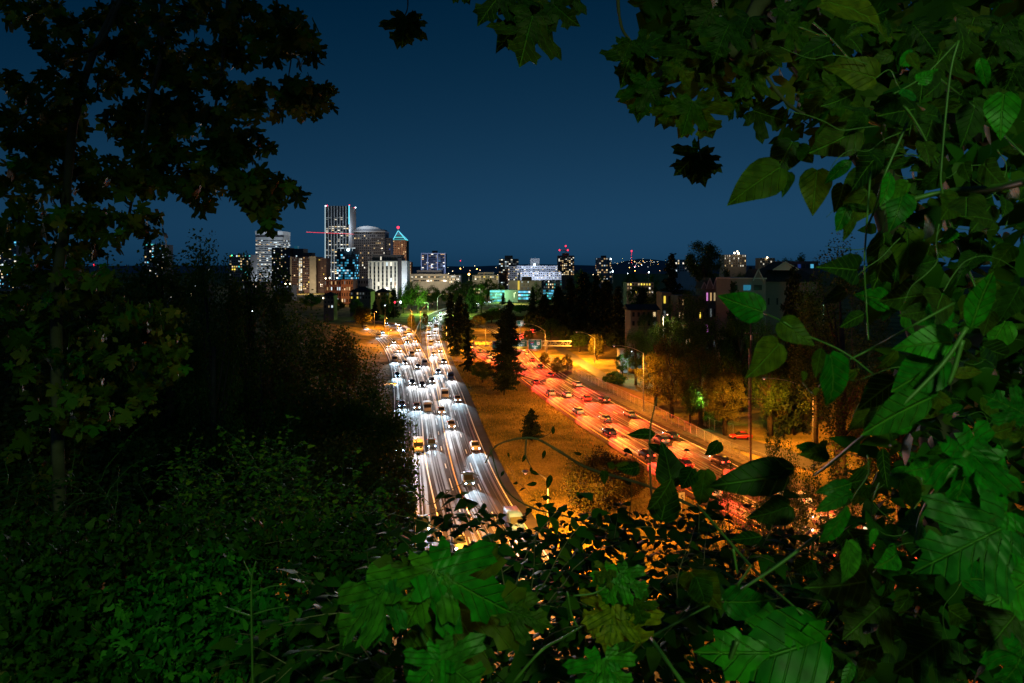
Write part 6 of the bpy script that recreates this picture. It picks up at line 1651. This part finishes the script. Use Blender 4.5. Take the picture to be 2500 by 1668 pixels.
# ---- climbing vine with heart shaped pointed leaves on the right
vn = empty('climbing_vine', (1.1, 1.6, gz(1.1, 1.6))); tag(vn, 'climbing vine with pointed green leaves draped down the right side', 'vine')
HERO = [('ovate', 'o', 1905, 408, 1773, 497, 1.5), ('ovate', 'd', 1935, 345, 1885, 440, 1.55), ('ovate', 'd', 1925, 420, 1905, 485, 1.55), ('ovate', 'o', 1995, 415, 1983, 528, 1.45), ('lance', 'g', 2078, 392, 2012, 446, 1.3), ('ovate', 'o', 1950, 360, 1990, 400, 1.5), ('ovate', 'o', 2140, 190, 2014, 155, 1.4), ('ovate', 'd', 2160, 60, 2180, 90, 1.4),
    ('ovate', 'o', 2010, 0, 2190, 58, 1.2), ('ovate', 'd', 2090, 320, 1970, 380, 1.5), ('ovate', 'o', 2110, 280, 2060, 335, 1.4), ('ovate', 'd', 2140, 380, 2070, 470, 1.5), ('ovate', 'o', 2120, 420, 2050, 490, 1.6), ('ovate', 'd', 2060, 450, 2040, 520, 1.6), ('ovate', 'o', 2120, 470, 2050, 560, 1.5),
    ('lance', 'o', 2085, 530, 2055, 590, 1.4), ('lance', 'g', 2070, 500, 2040, 570, 1.4), ('ovate', 'd', 2160, 570, 2145, 712, 1.35), ('ovate', 'o', 2215, 560, 2218, 698, 1.3), ('ovate', 'd', 2270, 600, 2250, 670, 1.4), ('ovate', 'o', 2330, 620, 2280, 590, 1.5), ('ovate', 'd', 2255, 720, 2140, 735, 1.4), ('ovate', 'd', 2260, 760, 2200, 770, 1.35),
    ('ovate', 'g', 1862, 762, 1752, 722, 1.25, 'two'), ('ovate', 'o', 1905, 786, 1988, 845, 1.2), ('ovate', 'o', 1903, 838, 1826, 925, 1.15), ('ovate', 'g', 2030, 868, 2040, 1002, 1.0), ('lance', 'o', 2005, 850, 1990, 920, 1.1), ('ovate', 'g', 2325, 835, 2186, 846, 1.0), ('ovate', 'g', 2300, 880, 2172, 962, 1.0), ('ovate', 'g', 2290, 915, 2210, 975, 1.0),
    ('lance', 'o', 2190, 855, 2140, 915, 1.2), ('lance', 'd', 2110, 765, 2045, 800, 1.3), ('lance', 'g', 2370, 800, 2420, 660, .95), ('ovate', 'd', 2490, 700, 2440, 790, 1.0), ('ovate', 'd', 2420, 760, 2400, 820, 1.1), ('ovate', 'g', 2450, 230, 2440, 345, 1.1), ('ovate', 'd', 2380, 260, 2350, 360, 1.3), ('lance', 'g', 2200, 160, 2240, 120, 1.2),
    ('ovate', 'g', 2240, 200, 2290, 170, 1.25), ('ovate', 'g', 2200, 230, 2250, 240, 1.2), ('ovate', 'd', 2300, 420, 2240, 470, 1.3), ('ovate', 'o', 2340, 480, 2290, 540, 1.3), ('ovate', 'd', 2420, 500, 2370, 570, 1.3), ('ovate', 'o', 2470, 600, 2420, 660, 1.2), ('ovate', 'd', 2400, 400, 2460, 470, 1.3), ('ovate', 'd', 2280, 280, 2250, 380, 1.4),
    ('lance', 'g', 2175, 420, 2160, 500, 1.1), ('ovate', 'g', 2205, 470, 2180, 560, 1.25), ('ovate', 'g', 2330, 560, 2300, 600, 1.2), ('lance', 'o', 2060, 935, 2090, 905, 1.1), ('lance', 'o', 1965, 905, 1962, 930, 1.3), ('lance', 'y', 1985, 955, 2005, 960, 1.2), ('ovate', 'o', 2070, 920, 2100, 900, 1.2),
    # lower right
    ('ovate', 'g', 2180, 1050, 2235, 985, 1.05), ('lance', 'g', 2270, 970, 2090, 1060, .95), ('ovate', 'd', 2185, 930, 2090, 1000, 1.1), ('lance', 'd', 2150, 985, 2120, 1050, 1.2), ('ovate', 'g', 2140, 1010, 2110, 1050, 1.2), ('lance', 'g', 2350, 990, 2290, 1010, .9), ('ovate', 'g', 2000, 1100, 1940, 1090, 1.3), ('ovate', 'o', 2020, 1095, 1965, 1115, 1.25),
    ('lance', 'g', 2080, 1180, 1995, 1205, 1.1), ('lance', 'g', 2070, 1205, 1990, 1250, 1.05), ('lance', 'g', 2068, 1238, 2010, 1340, 1.0), ('ovate', 'g', 2075, 1322, 2072, 1432, .95), ('lance', 'g', 2060, 1260, 2000, 1300, 1.1), ('ovate', 'd', 1930, 1235, 1830, 1270, 1.3), ('lance', 'g', 2140, 1290, 2120, 1335, 1.0), ('ovate', 'g', 2210, 1170, 2240, 1250, 1.1),
    ('lance', 'd', 2100, 1310, 2090, 1400, 1.1), ('ovate', 'o', 1685, 1395, 1760, 1480, 1.4), ('ovate', 'd', 1700, 1410, 1730, 1490, 1.4), ('lance', 'd', 1860, 1310, 1780, 1320, 1.2), ('ovate', 'd', 2120, 1420, 1980, 1440, 1.2), ('ovate', 'g', 1770, 1470, 1890, 1470, 1.2),
    # dark leaves over the red lanes
    ('ovate', 'd', 1640, 1185, 1620, 1075, 1.9), ('ovate', 'd', 1615, 1270, 1640, 1160, 1.7), ('lance', 'd', 1640, 1170, 1585, 1260, 1.6), ('ovate', 'o', 1720, 1150, 1710, 1240, 1.8), ('ovate', 'd', 1690, 1145, 1660, 1200, 1.8), ('lance', 'd', 1930, 1160, 1740, 1185, 1.5), ('lance', 'd', 1940, 1145, 1800, 1140, 1.5), ('ovate', 'd', 1755, 1080, 1722, 1120, 2.2), ('lance', 'd', 1620, 1105, 1580, 1080, 2.0),
    ('ovate', 'd', 1670, 1170, 1650, 1120, 2.0), ('lance', 'd', 1600, 1060, 1530, 1060, 2.2), ('ovate', 'o', 1475, 1150, 1475, 1185, 2.4), ('ovate', 'o', 1500, 1140, 1480, 1130, 2.4), ('lance', 'o', 1535, 1130, 1500, 1140, 2.4), ('ovate', 'd', 1560, 1140, 1510, 1150, 2.4)]
for a in HERO:
    kd, mk, bx, by, tx, ty, Y = a[:7]
    leaf(vn, kd, mk, bx, by, tx, ty, Y, LR_.uniform(-.03, .03), (LR_.uniform(-.45, .45), LR_.uniform(-.2, .7)), 1.0)
for pts, r0, r1 in [([(2125, 420, 1.4), (2115, 560, 1.35), (2110, 650, 1.3), (2115, 740, 1.3), (2120, 830, 1.25)], .003, .002), ([(2215, 300, 1.25), (2180, 380, 1.25), (2155, 440, 1.25), (2140, 500, 1.3), (2115, 560, 1.35)], .0035, .003), ([(2340, 100, 1.3), (2320, 180, 1.3), (2300, 380, 1.3), (2300, 470, 1.3), (2340, 600, 1.3), (2380, 700, 1.2)], .003, .003),
                    ([(2360, 800, .95), (2300, 890, .95), (2180, 1010, .95), (2090, 1080, 1.0), (2030, 1130, 1.1), (1990, 1160, 1.2)], .0045, .003), ([(2350, 830, .95), (2330, 900, .95), (2315, 940, .95)], .0045, .004), ([(2070, 880, 1.2), (2130, 850, 1.2), (2220, 800, 1.1), (2330, 740, 1.1)], .0025, .003), ([(1700, 1230, 1.5), (1850, 1400, 1.3), (1960, 1500, 1.2)], .004, .003),
                    ([(2000, 1305, 1.1), (1900, 1380, 1.1), (1810, 1440, 1.1)], .004, .003), ([(2140, 250, 1.4), (2250, 190, 1.4), (2340, 100, 1.4)], .002, .002), ([(1985, 55, 1.6), (2025, 90, 1.6), (2080, 150, 1.6)], .003, .002), ([(1950, 65, 1.6), (2000, 85, 1.6), (2025, 90, 1.6)], .002, .002), ([(2180, 230, 1.3), (2230, 290, 1.3), (2290, 400, 1.3)], .005, .003), ([(1865, 765, 1.25), (1910, 785, 1.2), (1960, 815, 1.2), (2060, 860, 1.2), (2150, 930, 1.15)], .0018, .0025),
                    ([(2280, 180, 1.3), (2400, 280, 1.3), (2500, 380, 1.2)], .002, .003), ([(1960, 935, 1.3), (1985, 960, 1.25), (2010, 930, 1.2)], .0015, .0015), ([(2150, 510, 1.4), (2300, 470, 1.4), (2430, 460, 1.3), (2520, 440, 1.2)], .007, .012)]:
    stem(vn, pts, r0, r1)
P, S = [], []
for i in range(1500):
    x = LR_.uniform(2060, 2580); y = LR_.uniform(250, 1700)
    lim = 2120 - 60 * math.sin(y / 130) if y < 760 else (2330 if y < 860 else 2230 - (y - 860) * .35)
    if x < lim + LR_.uniform(-60, 60): continue
    Yc = LR_.uniform(1.7, 3.6); P.append(tuple(at(x, y, Yc) - vn.location)); S.append(LR_.uniform(.07, .16))
link('leaf_mass', leaf_cloud('leaf_mass', np.array(P), S, CLOUD_VINE, T_OVATE, up=.6, droop=.6), vn)['kind'] = 'stuff'

# many smaller leaves and tendrils woven through the vine
def right_ok(x, y):
    if y < 330: return x > 1990 + 60 * math.sin(y / 40)
    if y < 760: return x > 2075 + 35 * math.sin(y / 60)
    if y < 1000: return x > 2160 - 30 * math.sin(y / 50)
    return x > 2100 - (y - 1000) * .5
for i in range(170):
    while True:
        x, y = LR_.uniform(1980, 2520), LR_.uniform(20, 1640)
        if right_ok(x, y): break
    L = LR_.uniform(38, 95); th = LR_.uniform(-.4, PI + .4); Y = LR_.uniform(1.1, 2.1)
    mk = LR_.choices(['d', 'o', 'g'], [7, 2, 1 + (y > 800) * 2])[0]
    leaf(vn, LR_.choice(['ovate', 'ovate', 'lance']), mk, x, y, x + math.cos(th) * L, y + math.sin(th) * L, Y, LR_.uniform(-.06, .06), (LR_.uniform(-.9, .9), LR_.uniform(-.5, 1.0)), LR_.uniform(.75, 1.05))
for i in range(34):
    x, y = LR_.uniform(2080, 2500), LR_.uniform(150, 1450); Y = LR_.uniform(1.1, 1.9); pts = [(x, y, Y)]; a = LR_.uniform(0, 6.28)
    for k in range(5):
        a += LR_.gauss(0, .55); x += math.cos(a) * 45; y += math.sin(a) * 45; pts.append((x, y, Y))
    stem(vn, pts, .0016, .0008, 'stem_green', 'tendril', 4)
# ---- bright maple saplings along the bottom
def sapling(label, leaves, stems, loc):
    s_ = empty('maple_sapling', loc); tag(s_, label, 'sapling')
    for a in leaves:
        kd, mk, bx, by, tx, ty, Y = a[:7]
        leaf(s_, kd, mk, bx, by, tx, ty, Y, a[7] if len(a) > 7 else LR_.uniform(-.04, .04), (LR_.uniform(-.3, .3), LR_.uniform(.3, .9)), a[8] if len(a) > 8 else 1.0, v=LR_.choice([0, 1, 3, 4]))
    for pts, r0, r1 in stems: stem(s_, pts, r0, r1)
    return s_
sapling('maple sapling with large drooping vivid green leaves at bottom centre', [('maple', 'g', 1058, 1392, 985, 1540, 1.25), ('maple', 'g', 1060, 1395, 1250, 1500, 1.25, -.02, .8), ('maple', 'g', 935, 1436, 905, 1590, 1.2, 0, .7), ('maple', 'g', 940, 1432, 800, 1590, 1.2, 0, .55), ('maple', 'o', 1000, 1385, 950, 1440, 1.3), ('maple', 'o', 1060, 1480, 1330, 1520, 1.4, 0, .8), ('maple', 'o', 1010, 1540, 1120, 1580, 1.4),
    ('maple', 'o', 1240, 1490, 1355, 1530, 1.4, 0, .7), ('maple', 'g', 1075, 1610, 990, 1700, 1.15), ('maple', 'g', 1080, 1615, 1180, 1690, 1.15), ('lance', 'g', 1015, 1605, 980, 1680, 1.2), ('lance', 'd', 960, 1635, 900, 1690, 1.2)], [([(1018, 1520, 1.3), (1045, 1580, 1.25), (1075, 1630, 1.2), (1090, 1700, 1.2)], .0035, .004)], (-.15, 1.3, gz(-.15, 1.3)))
sapling('young maple with yellowing green leaves at bottom centre right', [('maple', 'g', 1510, 1402, 1470, 1480, 1.5), ('maple', 'g', 1515, 1400, 1590, 1460, 1.5, 0, .7), ('maple', 'y', 1490, 1475, 1420, 1545, 1.5), ('maple', 'y', 1500, 1490, 1480, 1600, 1.5), ('maple', 'y', 1530, 1520, 1580, 1590, 1.5), ('maple', 'o', 1550, 1470, 1575, 1530, 1.5), ('maple', 'o', 1490, 1390, 1450, 1420, 1.5), ('maple', 'g', 1468, 1612, 1420, 1720, 1.2), ('maple', 'g', 1480, 1612, 1540, 1700, 1.2), ('lance', 'd', 1480, 1610, 1560, 1570, 1.3)],
        [([(1385, 1445, 1.5), (1395, 1500, 1.5), (1410, 1530, 1.5)], .004, .003), ([(1400, 1455, 1.5), (1460, 1445, 1.5), (1510, 1402, 1.5)], .003, .003), ([(1590, 1560, 1.3), (1640, 1630, 1.2), (1690, 1700, 1.15)], .005, .006), ([(1250, 1670, 1.4), (1320, 1590, 1.4), (1370, 1560, 1.45), (1420, 1530, 1.5)], .004, .003), ([(1590, 1555, 1.6), (1690, 1500, 1.6), (1790, 1450, 1.6)], .005, .003)], (.25, 1.5, gz(.25, 1.5)))
sapling('maple sapling with broad vivid green leaves at the right edge', [('maple', 'g', 2362, 1102, 2345, 1262, .95, 0, 1.1), ('maple', 'g', 2362, 1102, 2480, 1150, .95, .02, .9), ('maple', 'g', 2445, 1290, 2235, 1395, .9, 0, .8), ('maple', 'g', 2460, 1250, 2330, 1330, .95, 0, .9), ('maple', 'g', 2500, 1010, 2400, 960, 1.0), ('maple', 'o', 2510, 1060, 2460, 1050, 1.1), ('maple', 'g', 2540, 1400, 2420, 1480, 1.0), ('maple', 'd', 2480, 1500, 2400, 1600, 1.1), ('maple', 'g', 2500, 1590, 2440, 1700, 1.0)],
        [([(2362, 1102, .95), (2290, 1190, .95), (2250, 1260, 1.0), (2235, 1330, 1.0)], .005, .004)], (.75, .95, gz(.75, .95)))
sapling('low plant with broad dark green leaves at bottom right', [('ovate', 'g', 2010, 1560, 1760, 1640, 1.2), ('maple', 'g', 1980, 1590, 1700, 1600, 1.2, 0, .6), ('ovate', 'd', 1990, 1580, 1900, 1690, 1.3), ('ovate', 'g', 1890, 1600, 1790, 1560, 1.3), ('ovate', 'd', 2200, 1560, 2080, 1600, 1.3), ('maple', 'd', 2300, 1560, 2180, 1650, 1.3), ('lance', 'g', 1770, 1600, 1850, 1560, 1.25), ('maple', 'd', 2150, 1480, 2060, 1560, 1.3)],
        [([(1800, 1565, 1.2), (1780, 1620, 1.2), (1755, 1700, 1.2)], .005, .006), ([(1800, 1430, 1.2), (1835, 1380, 1.2)], .003, .002), ([(1790, 1340, 1.2), (1800, 1400, 1.2)], .003, .003)], (.55, 1.25, gz(.55, 1.25)))

# ---- leafy arching twigs in the dark band before the roads: each spray is a shrub shoot
def spray(parent, p0, dirv, L, nl, ls, mk, droop=.5, R_=LR_):
    pts = []; p = Vector(p0); d = Vector(dirv).normalized(); st = L / 8
    for i in range(9):
        pts.append(p.copy()); p = p + d * st; d = (d + Vector((R_.gauss(0, .12), R_.gauss(0, .12), -droop * .14))).normalized()
    return pts, d
def shoots(name, label, specs, lmat, smat, lsize, cat='shrub', tm=T_OVATE, group=None):
    root = empty(name, specs[0][0]); tag(root, label, cat, group)
    m = MB(); P, S, Fr = [], [], []
    o = root.location.copy()
    for p0, dv, L, nl, dr in specs:
        pts, _ = spray(root, p0, dv, L, nl, lsize, None, dr)
        m.tube([q - o for q in pts], [.006 * (1 - i / 10) * max(.5, L) for i in range(9)], 4)
        for j in range(nl):
            t = (j + LR_.random()) / nl * 7.9; i = int(t)
            q = pts[i].lerp(pts[i + 1], t - i); ax = (pts[i + 1] - pts[i]).normalized()
            sd_ = ax.cross(Vector((0, 0, 1))).normalized() * (1 if j % 2 else -1)
            yv = (sd_ + ax * .5 + Vector((LR_.gauss(0, .3), LR_.gauss(0, .3), -.25 + LR_.gauss(0, .3)))).normalized()
            zv = Vector((LR_.gauss(0, .4), LR_.gauss(0, .4) - .2, 1)); zv = (zv - yv * zv.dot(yv)).normalized()
            xv = yv.cross(zv)
            Fr.append([[xv[k], yv[k], zv[k]] for k in range(3)]); P.append(tuple(q - o)); S.append(lsize * LR_.uniform(.5, 1.15))
    m.build('twig', smat, root, True)['kind'] = 'stuff'
    lo = link('leaf_mass', leaf_cloud('leaf_mass', np.array(P), S, lmat, tm, frames=np.array(Fr)), root); lo['kind'] = 'stuff'
    return root
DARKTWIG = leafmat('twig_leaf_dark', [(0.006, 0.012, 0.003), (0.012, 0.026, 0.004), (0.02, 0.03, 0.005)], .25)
BRAMBLE = leafmat('bramble_leaf', [(0.02, 0.07, 0.006), (0.05, 0.16, 0.012), (0.13, 0.20, 0.015)], .3)
COVER_LIT = leafmat('cover_leaf_lit', [(0.005, 0.04, 0.004), (0.012, 0.10, 0.008), (0.04, 0.14, 0.012)], .25)  # lighter leaf colour for the painted pool of light
band = [(880, 1010, 1260, 1400), (1000, 1120, 1250, 1380), (1110, 1230, 1230, 1370), (1220, 1340, 1240, 1370), (1330, 1450, 1250, 1360), (1440, 1560, 1230, 1350), (1550, 1670, 1240, 1350), (1660, 1780, 1270, 1370), (1770, 1900, 1280, 1400), (1880, 2020, 1290, 1420)]
wl_ = ['left of the white lanes', 'over the outer white lanes', 'over the middle white lanes', 'over the inner white lanes', 'over the left edge of the orange grass', 'over the middle of the orange grass', 'over the right edge of the orange grass', 'under the red lanes, left one', 'under the red lanes, middle one', 'under the red lanes, right one']
for k, (x0, x1, y0, y1) in enumerate(band):
    sp = []
    for i in range(17):
        x = LR_.uniform(x0 - 20, x1 + 20); y = LR_.uniform(y0 + 30, y1 + 90); Y = LR_.uniform(3.0, 6.5)
        sp.append((at(x, y, Y), (LR_.gauss(0, .8), LR_.gauss(0, .5), LR_.uniform(.1, .9)), LR_.uniform(.25, .6) * Y / 4.5, 11, LR_.uniform(.4, 1.2)))
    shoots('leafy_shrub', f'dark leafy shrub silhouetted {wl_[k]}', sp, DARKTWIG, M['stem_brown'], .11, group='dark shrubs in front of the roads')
# lower dark fill under the band
for k, (x0, x1, y0, y1, lb) in enumerate([(850, 1250, 1450, 1580, 'black bramble mass behind the vivid maple leaves'), (1240, 1650, 1450, 1580, 'black bramble mass behind the yellowing maple'), (1640, 2050, 1440, 1600, 'black bramble mass at the lower right'), (2000, 2500, 1400, 1700, 'black bramble mass in the right corner'), (650, 1000, 1500, 1690, 'dark bramble mass left of the vivid maple leaves'), (1150, 1700, 1550, 1720, 'dark bramble mass along the bottom edge')]):
    sp = []
    for i in range(70):
        x = LR_.uniform(x0, x1); y = LR_.uniform(y0, y1); Y = LR_.uniform(2.2, 4.2)
        sp.append((at(x, y, Y), (LR_.gauss(0, .8), LR_.gauss(0, .5), LR_.uniform(-.1, .8)), LR_.uniform(.25, .5), 12, .8))
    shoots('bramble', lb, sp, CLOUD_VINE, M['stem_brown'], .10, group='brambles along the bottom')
# long bare arching vine over the grass
av = empty('arching_vine', at(1480, 1180, 4)); tag(av, 'bare arching vine with few hanging buds before the orange grass', 'vine')
stem(av, [(1185, 1130, 4.0), (1210, 1090, 4.0), (1260, 1072, 4.0), (1310, 1072, 4.0), (1370, 1105, 4.0), (1440, 1145, 4.0), (1590, 1190, 4.0), (1760, 1270, 4.0)], .004, .010, 'stem_brown')
stem(av, [(1285, 1070, 4), (1283, 1110, 4), (1296, 1140, 4)], .006, .003, 'stem_brown'); stem(av, [(1195, 1090, 4), (1230, 1190, 4), (1300, 1240, 4), (1400, 1265, 4), (1500, 1300, 4), (1640, 1320, 4)], .004, .006, 'stem_brown')
stem(av, [(1310, 1072, 4), (1340, 1060, 4), (1350, 1040, 4)], .003, .002, 'stem_brown'); stem(av, [(1600, 1290, 2.2), (1590, 1200, 2.2), (1586, 1080, 2.2), (1592, 1020, 2.2), (1605, 970, 2.2)], .004, .002, 'stem_brown')
stem(av, [(1060, 1230, 4.5), (1110, 1190, 4.5), (1170, 1165, 4.5), (1130, 1150, 4.5)], .003, .002, 'stem_brown')
for a in [(1283, 1110, 1275, 1130), (1296, 1140, 1298, 1158), (1350, 1060, 1352, 1040), (1330, 1100, 1325, 1122), (1240, 1105, 1243, 1118), (1310, 1180, 1285, 1185), (1296, 1150, 1316, 1160), (1345, 1160, 1335, 1195), (1230, 1150, 1222, 1165), (1420, 1110, 1400, 1105)]:
    leaf(av, 'lance', 'd', *a, 4.0)

# ---- bramble bank and ground cover at the lower left
def px_band(n, poly, Yr, k=1.0):
    out = []
    while len(out) < n:
        x, y = LR_.uniform(poly[0], poly[1]), LR_.uniform(poly[2], poly[3]); out.append((x, y, LR_.uniform(*Yr)))
    return out
for k, (x0, x1, y0, y1, Y0, Y1, n, lmat, ls, lb) in enumerate([
    (430, 560, 1150, 1330, 7, 9, 60, BRAMBLE, .11, 'bramble clump with tall shoots on the left bank crest, left'), (540, 700, 1130, 1330, 7, 9, 70, BRAMBLE, .11, 'bramble clump with tall shoots on the left bank crest, middle'), (680, 880, 1190, 1360, 6.5, 9, 80, BRAMBLE, .11, 'bramble clump on the left bank crest next to the ramp'), (860, 1010, 1220, 1400, 6, 9, 60, BRAMBLE, .10, 'bramble clump below the outer ramp'),
    (280, 470, 1240, 1400, 6, 8, 60, CLOUD_VINE, .10, 'dim bramble clump low on the left bank'), (0, 300, 1180, 1420, 6, 9, 90, CLOUD_VINE, .10, 'dim bramble clump in the dark left corner')]):
    sp = []
    for i in range(n):
        x, y = LR_.uniform(x0, x1), LR_.uniform(y0, y1); Y = LR_.uniform(Y0, Y1)
        sp.append((at(x, y, Y), (LR_.gauss(0, .7), LR_.gauss(0, .5), LR_.uniform(.2, 1)), LR_.uniform(.35, .75), 14, .9))
    if k < 3:
        for i in range(4):
            x = LR_.uniform(x0 + 10, x1 - 10); Y = LR_.uniform(7, 8)
            sp.append((at(x, y0 + 40, Y), (LR_.gauss(0, .18), LR_.gauss(0, .1), 1), LR_.uniform(.5, .85), 16, .35))
    shoots('bramble', lb, sp, lmat, M['stem_green'], ls * .8, group='brambles on the left bank')
P, S, P2, S2 = [], [], [], []
for i in range(13000):
    x = LR_.uniform(0, 950); y = LR_.uniform(1280, 1700)
    Y = 1.75 * F / (y - HY) * LR_.uniform(.92, 1.05)
    q = at(x, y, Y)
    if (math.sin(q.x * 7.3 + 1) + math.sin(q.y * 6.1)) < -1.0 and LR_.random() < .75: continue
    e = ((x - 520) / 260) ** 2 + ((y - 1560) / 170) ** 2 + LR_.gauss(0, .35)  # ellipse swaps light and dark leaf colours, painting a pool of lamplight
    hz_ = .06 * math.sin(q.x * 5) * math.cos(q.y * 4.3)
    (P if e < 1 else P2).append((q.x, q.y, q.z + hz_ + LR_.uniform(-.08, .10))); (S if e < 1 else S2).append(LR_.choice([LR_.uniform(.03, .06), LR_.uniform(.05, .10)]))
T_LANCE = tmpl_of([(0, 0), (.14, .1), (.2, .35), (.1, .75), (0, 1)], .2, .35)
def cover(P, S, mat, name):
    P, S = np.array(P), np.array(S); k = len(P); me_ = []
    idx_ = rng.random(k)
    for lo_, hi_, tm in ((0, .4, T_OVATE), (.4, .75, T_LANCE), (.75, 1, T_MAPLE)):
        q = (idx_ >= lo_) & (idx_ < hi_)
        me_.append((P[q], S[q] * (1.0 if tm is not T_MAPLE else .9), tm))
    V, Tn, off = [], [], 0
    for p_, s_, tm in me_:
        tv, tf = tm; Rm = rand_rot(len(p_), .5, .25)
        v_ = (np.einsum('nij,kj->nki', Rm, tv) * s_.reshape(-1, 1, 1) + p_[:, None, :]).reshape(-1, 3)
        V.append(v_); Tn.append((tf[None] + (np.arange(len(p_)) * len(tv))[:, None, None]).reshape(-1, 3) + off); off += len(v_)
    return link(name, np_mesh(name, np.concatenate(V), np.concatenate(Tn), mat))
tag(cover(P, S, COVER_LIT, 'ground_cover'), 'low green ivy at lower left, its pool of light put into the leaf colour', 'ground cover', kind='stuff')
tag(cover(P2, S2, CLOUD_VINE, 'ground_cover'), 'low weeds around the ivy at lower left, shade put into their leaf colour', 'ground cover', kind='stuff')
rv = empty('ivy_runner', at(480, 1560, 3)); tag(rv, 'thin pale runners and dry stems threading the ivy patch', 'vine')
for i in range(46):
    x, y = LR_.uniform(120, 860), LR_.uniform(1300, 1640); a = LR_.uniform(-1, 4.1); pts = []
    for k in range(4):
        Y = 1.62 * F / (y - HY); pts.append((x, y, Y)); a += LR_.gauss(0, .35); x += math.cos(a) * 26; y = min(1690, max(1280, y - abs(math.sin(a)) * 18))
    stem(rv, pts, .0022, .001, LR_.choice(['stem_green', 'stem_green', 'stem_brown']), 'stem', 4)
dp = empty('dry_stalk', at(618, 1690, 2.2)); tag(dp, 'dead upright stalk with bare side twigs at lower left', 'plant')
stem(dp, [(618, 1700, 2.2), (615, 1560, 2.2), (614, 1420, 2.2), (625, 1370, 2.2)], .006, .003, 'stem_green')
for a in ([(615, 1505, 2.2), (570, 1490, 2.2), (545, 1480, 2.2)], [(618, 1500, 2.2), (660, 1488, 2.2), (705, 1480, 2.2)], [(618, 1450, 2.2), (660, 1432, 2.2), (700, 1430, 2.2)], [(614, 1410, 2.2), (595, 1370, 2.2)]): stem(dp, a, .004, .0015, 'stem_green')

LAMP_W = 1250.0
# ---- the path lamp behind the viewer that lights the near leaves
pl = street_lamp('tall cool green park lamp behind the viewer', (1.6, -5.0, 34.3), 5.2, (-.5, .6, .15), LAMP_W, col=(.5, 1.0, .3), lens='whitelamp', spot=170, name='park_lamp')
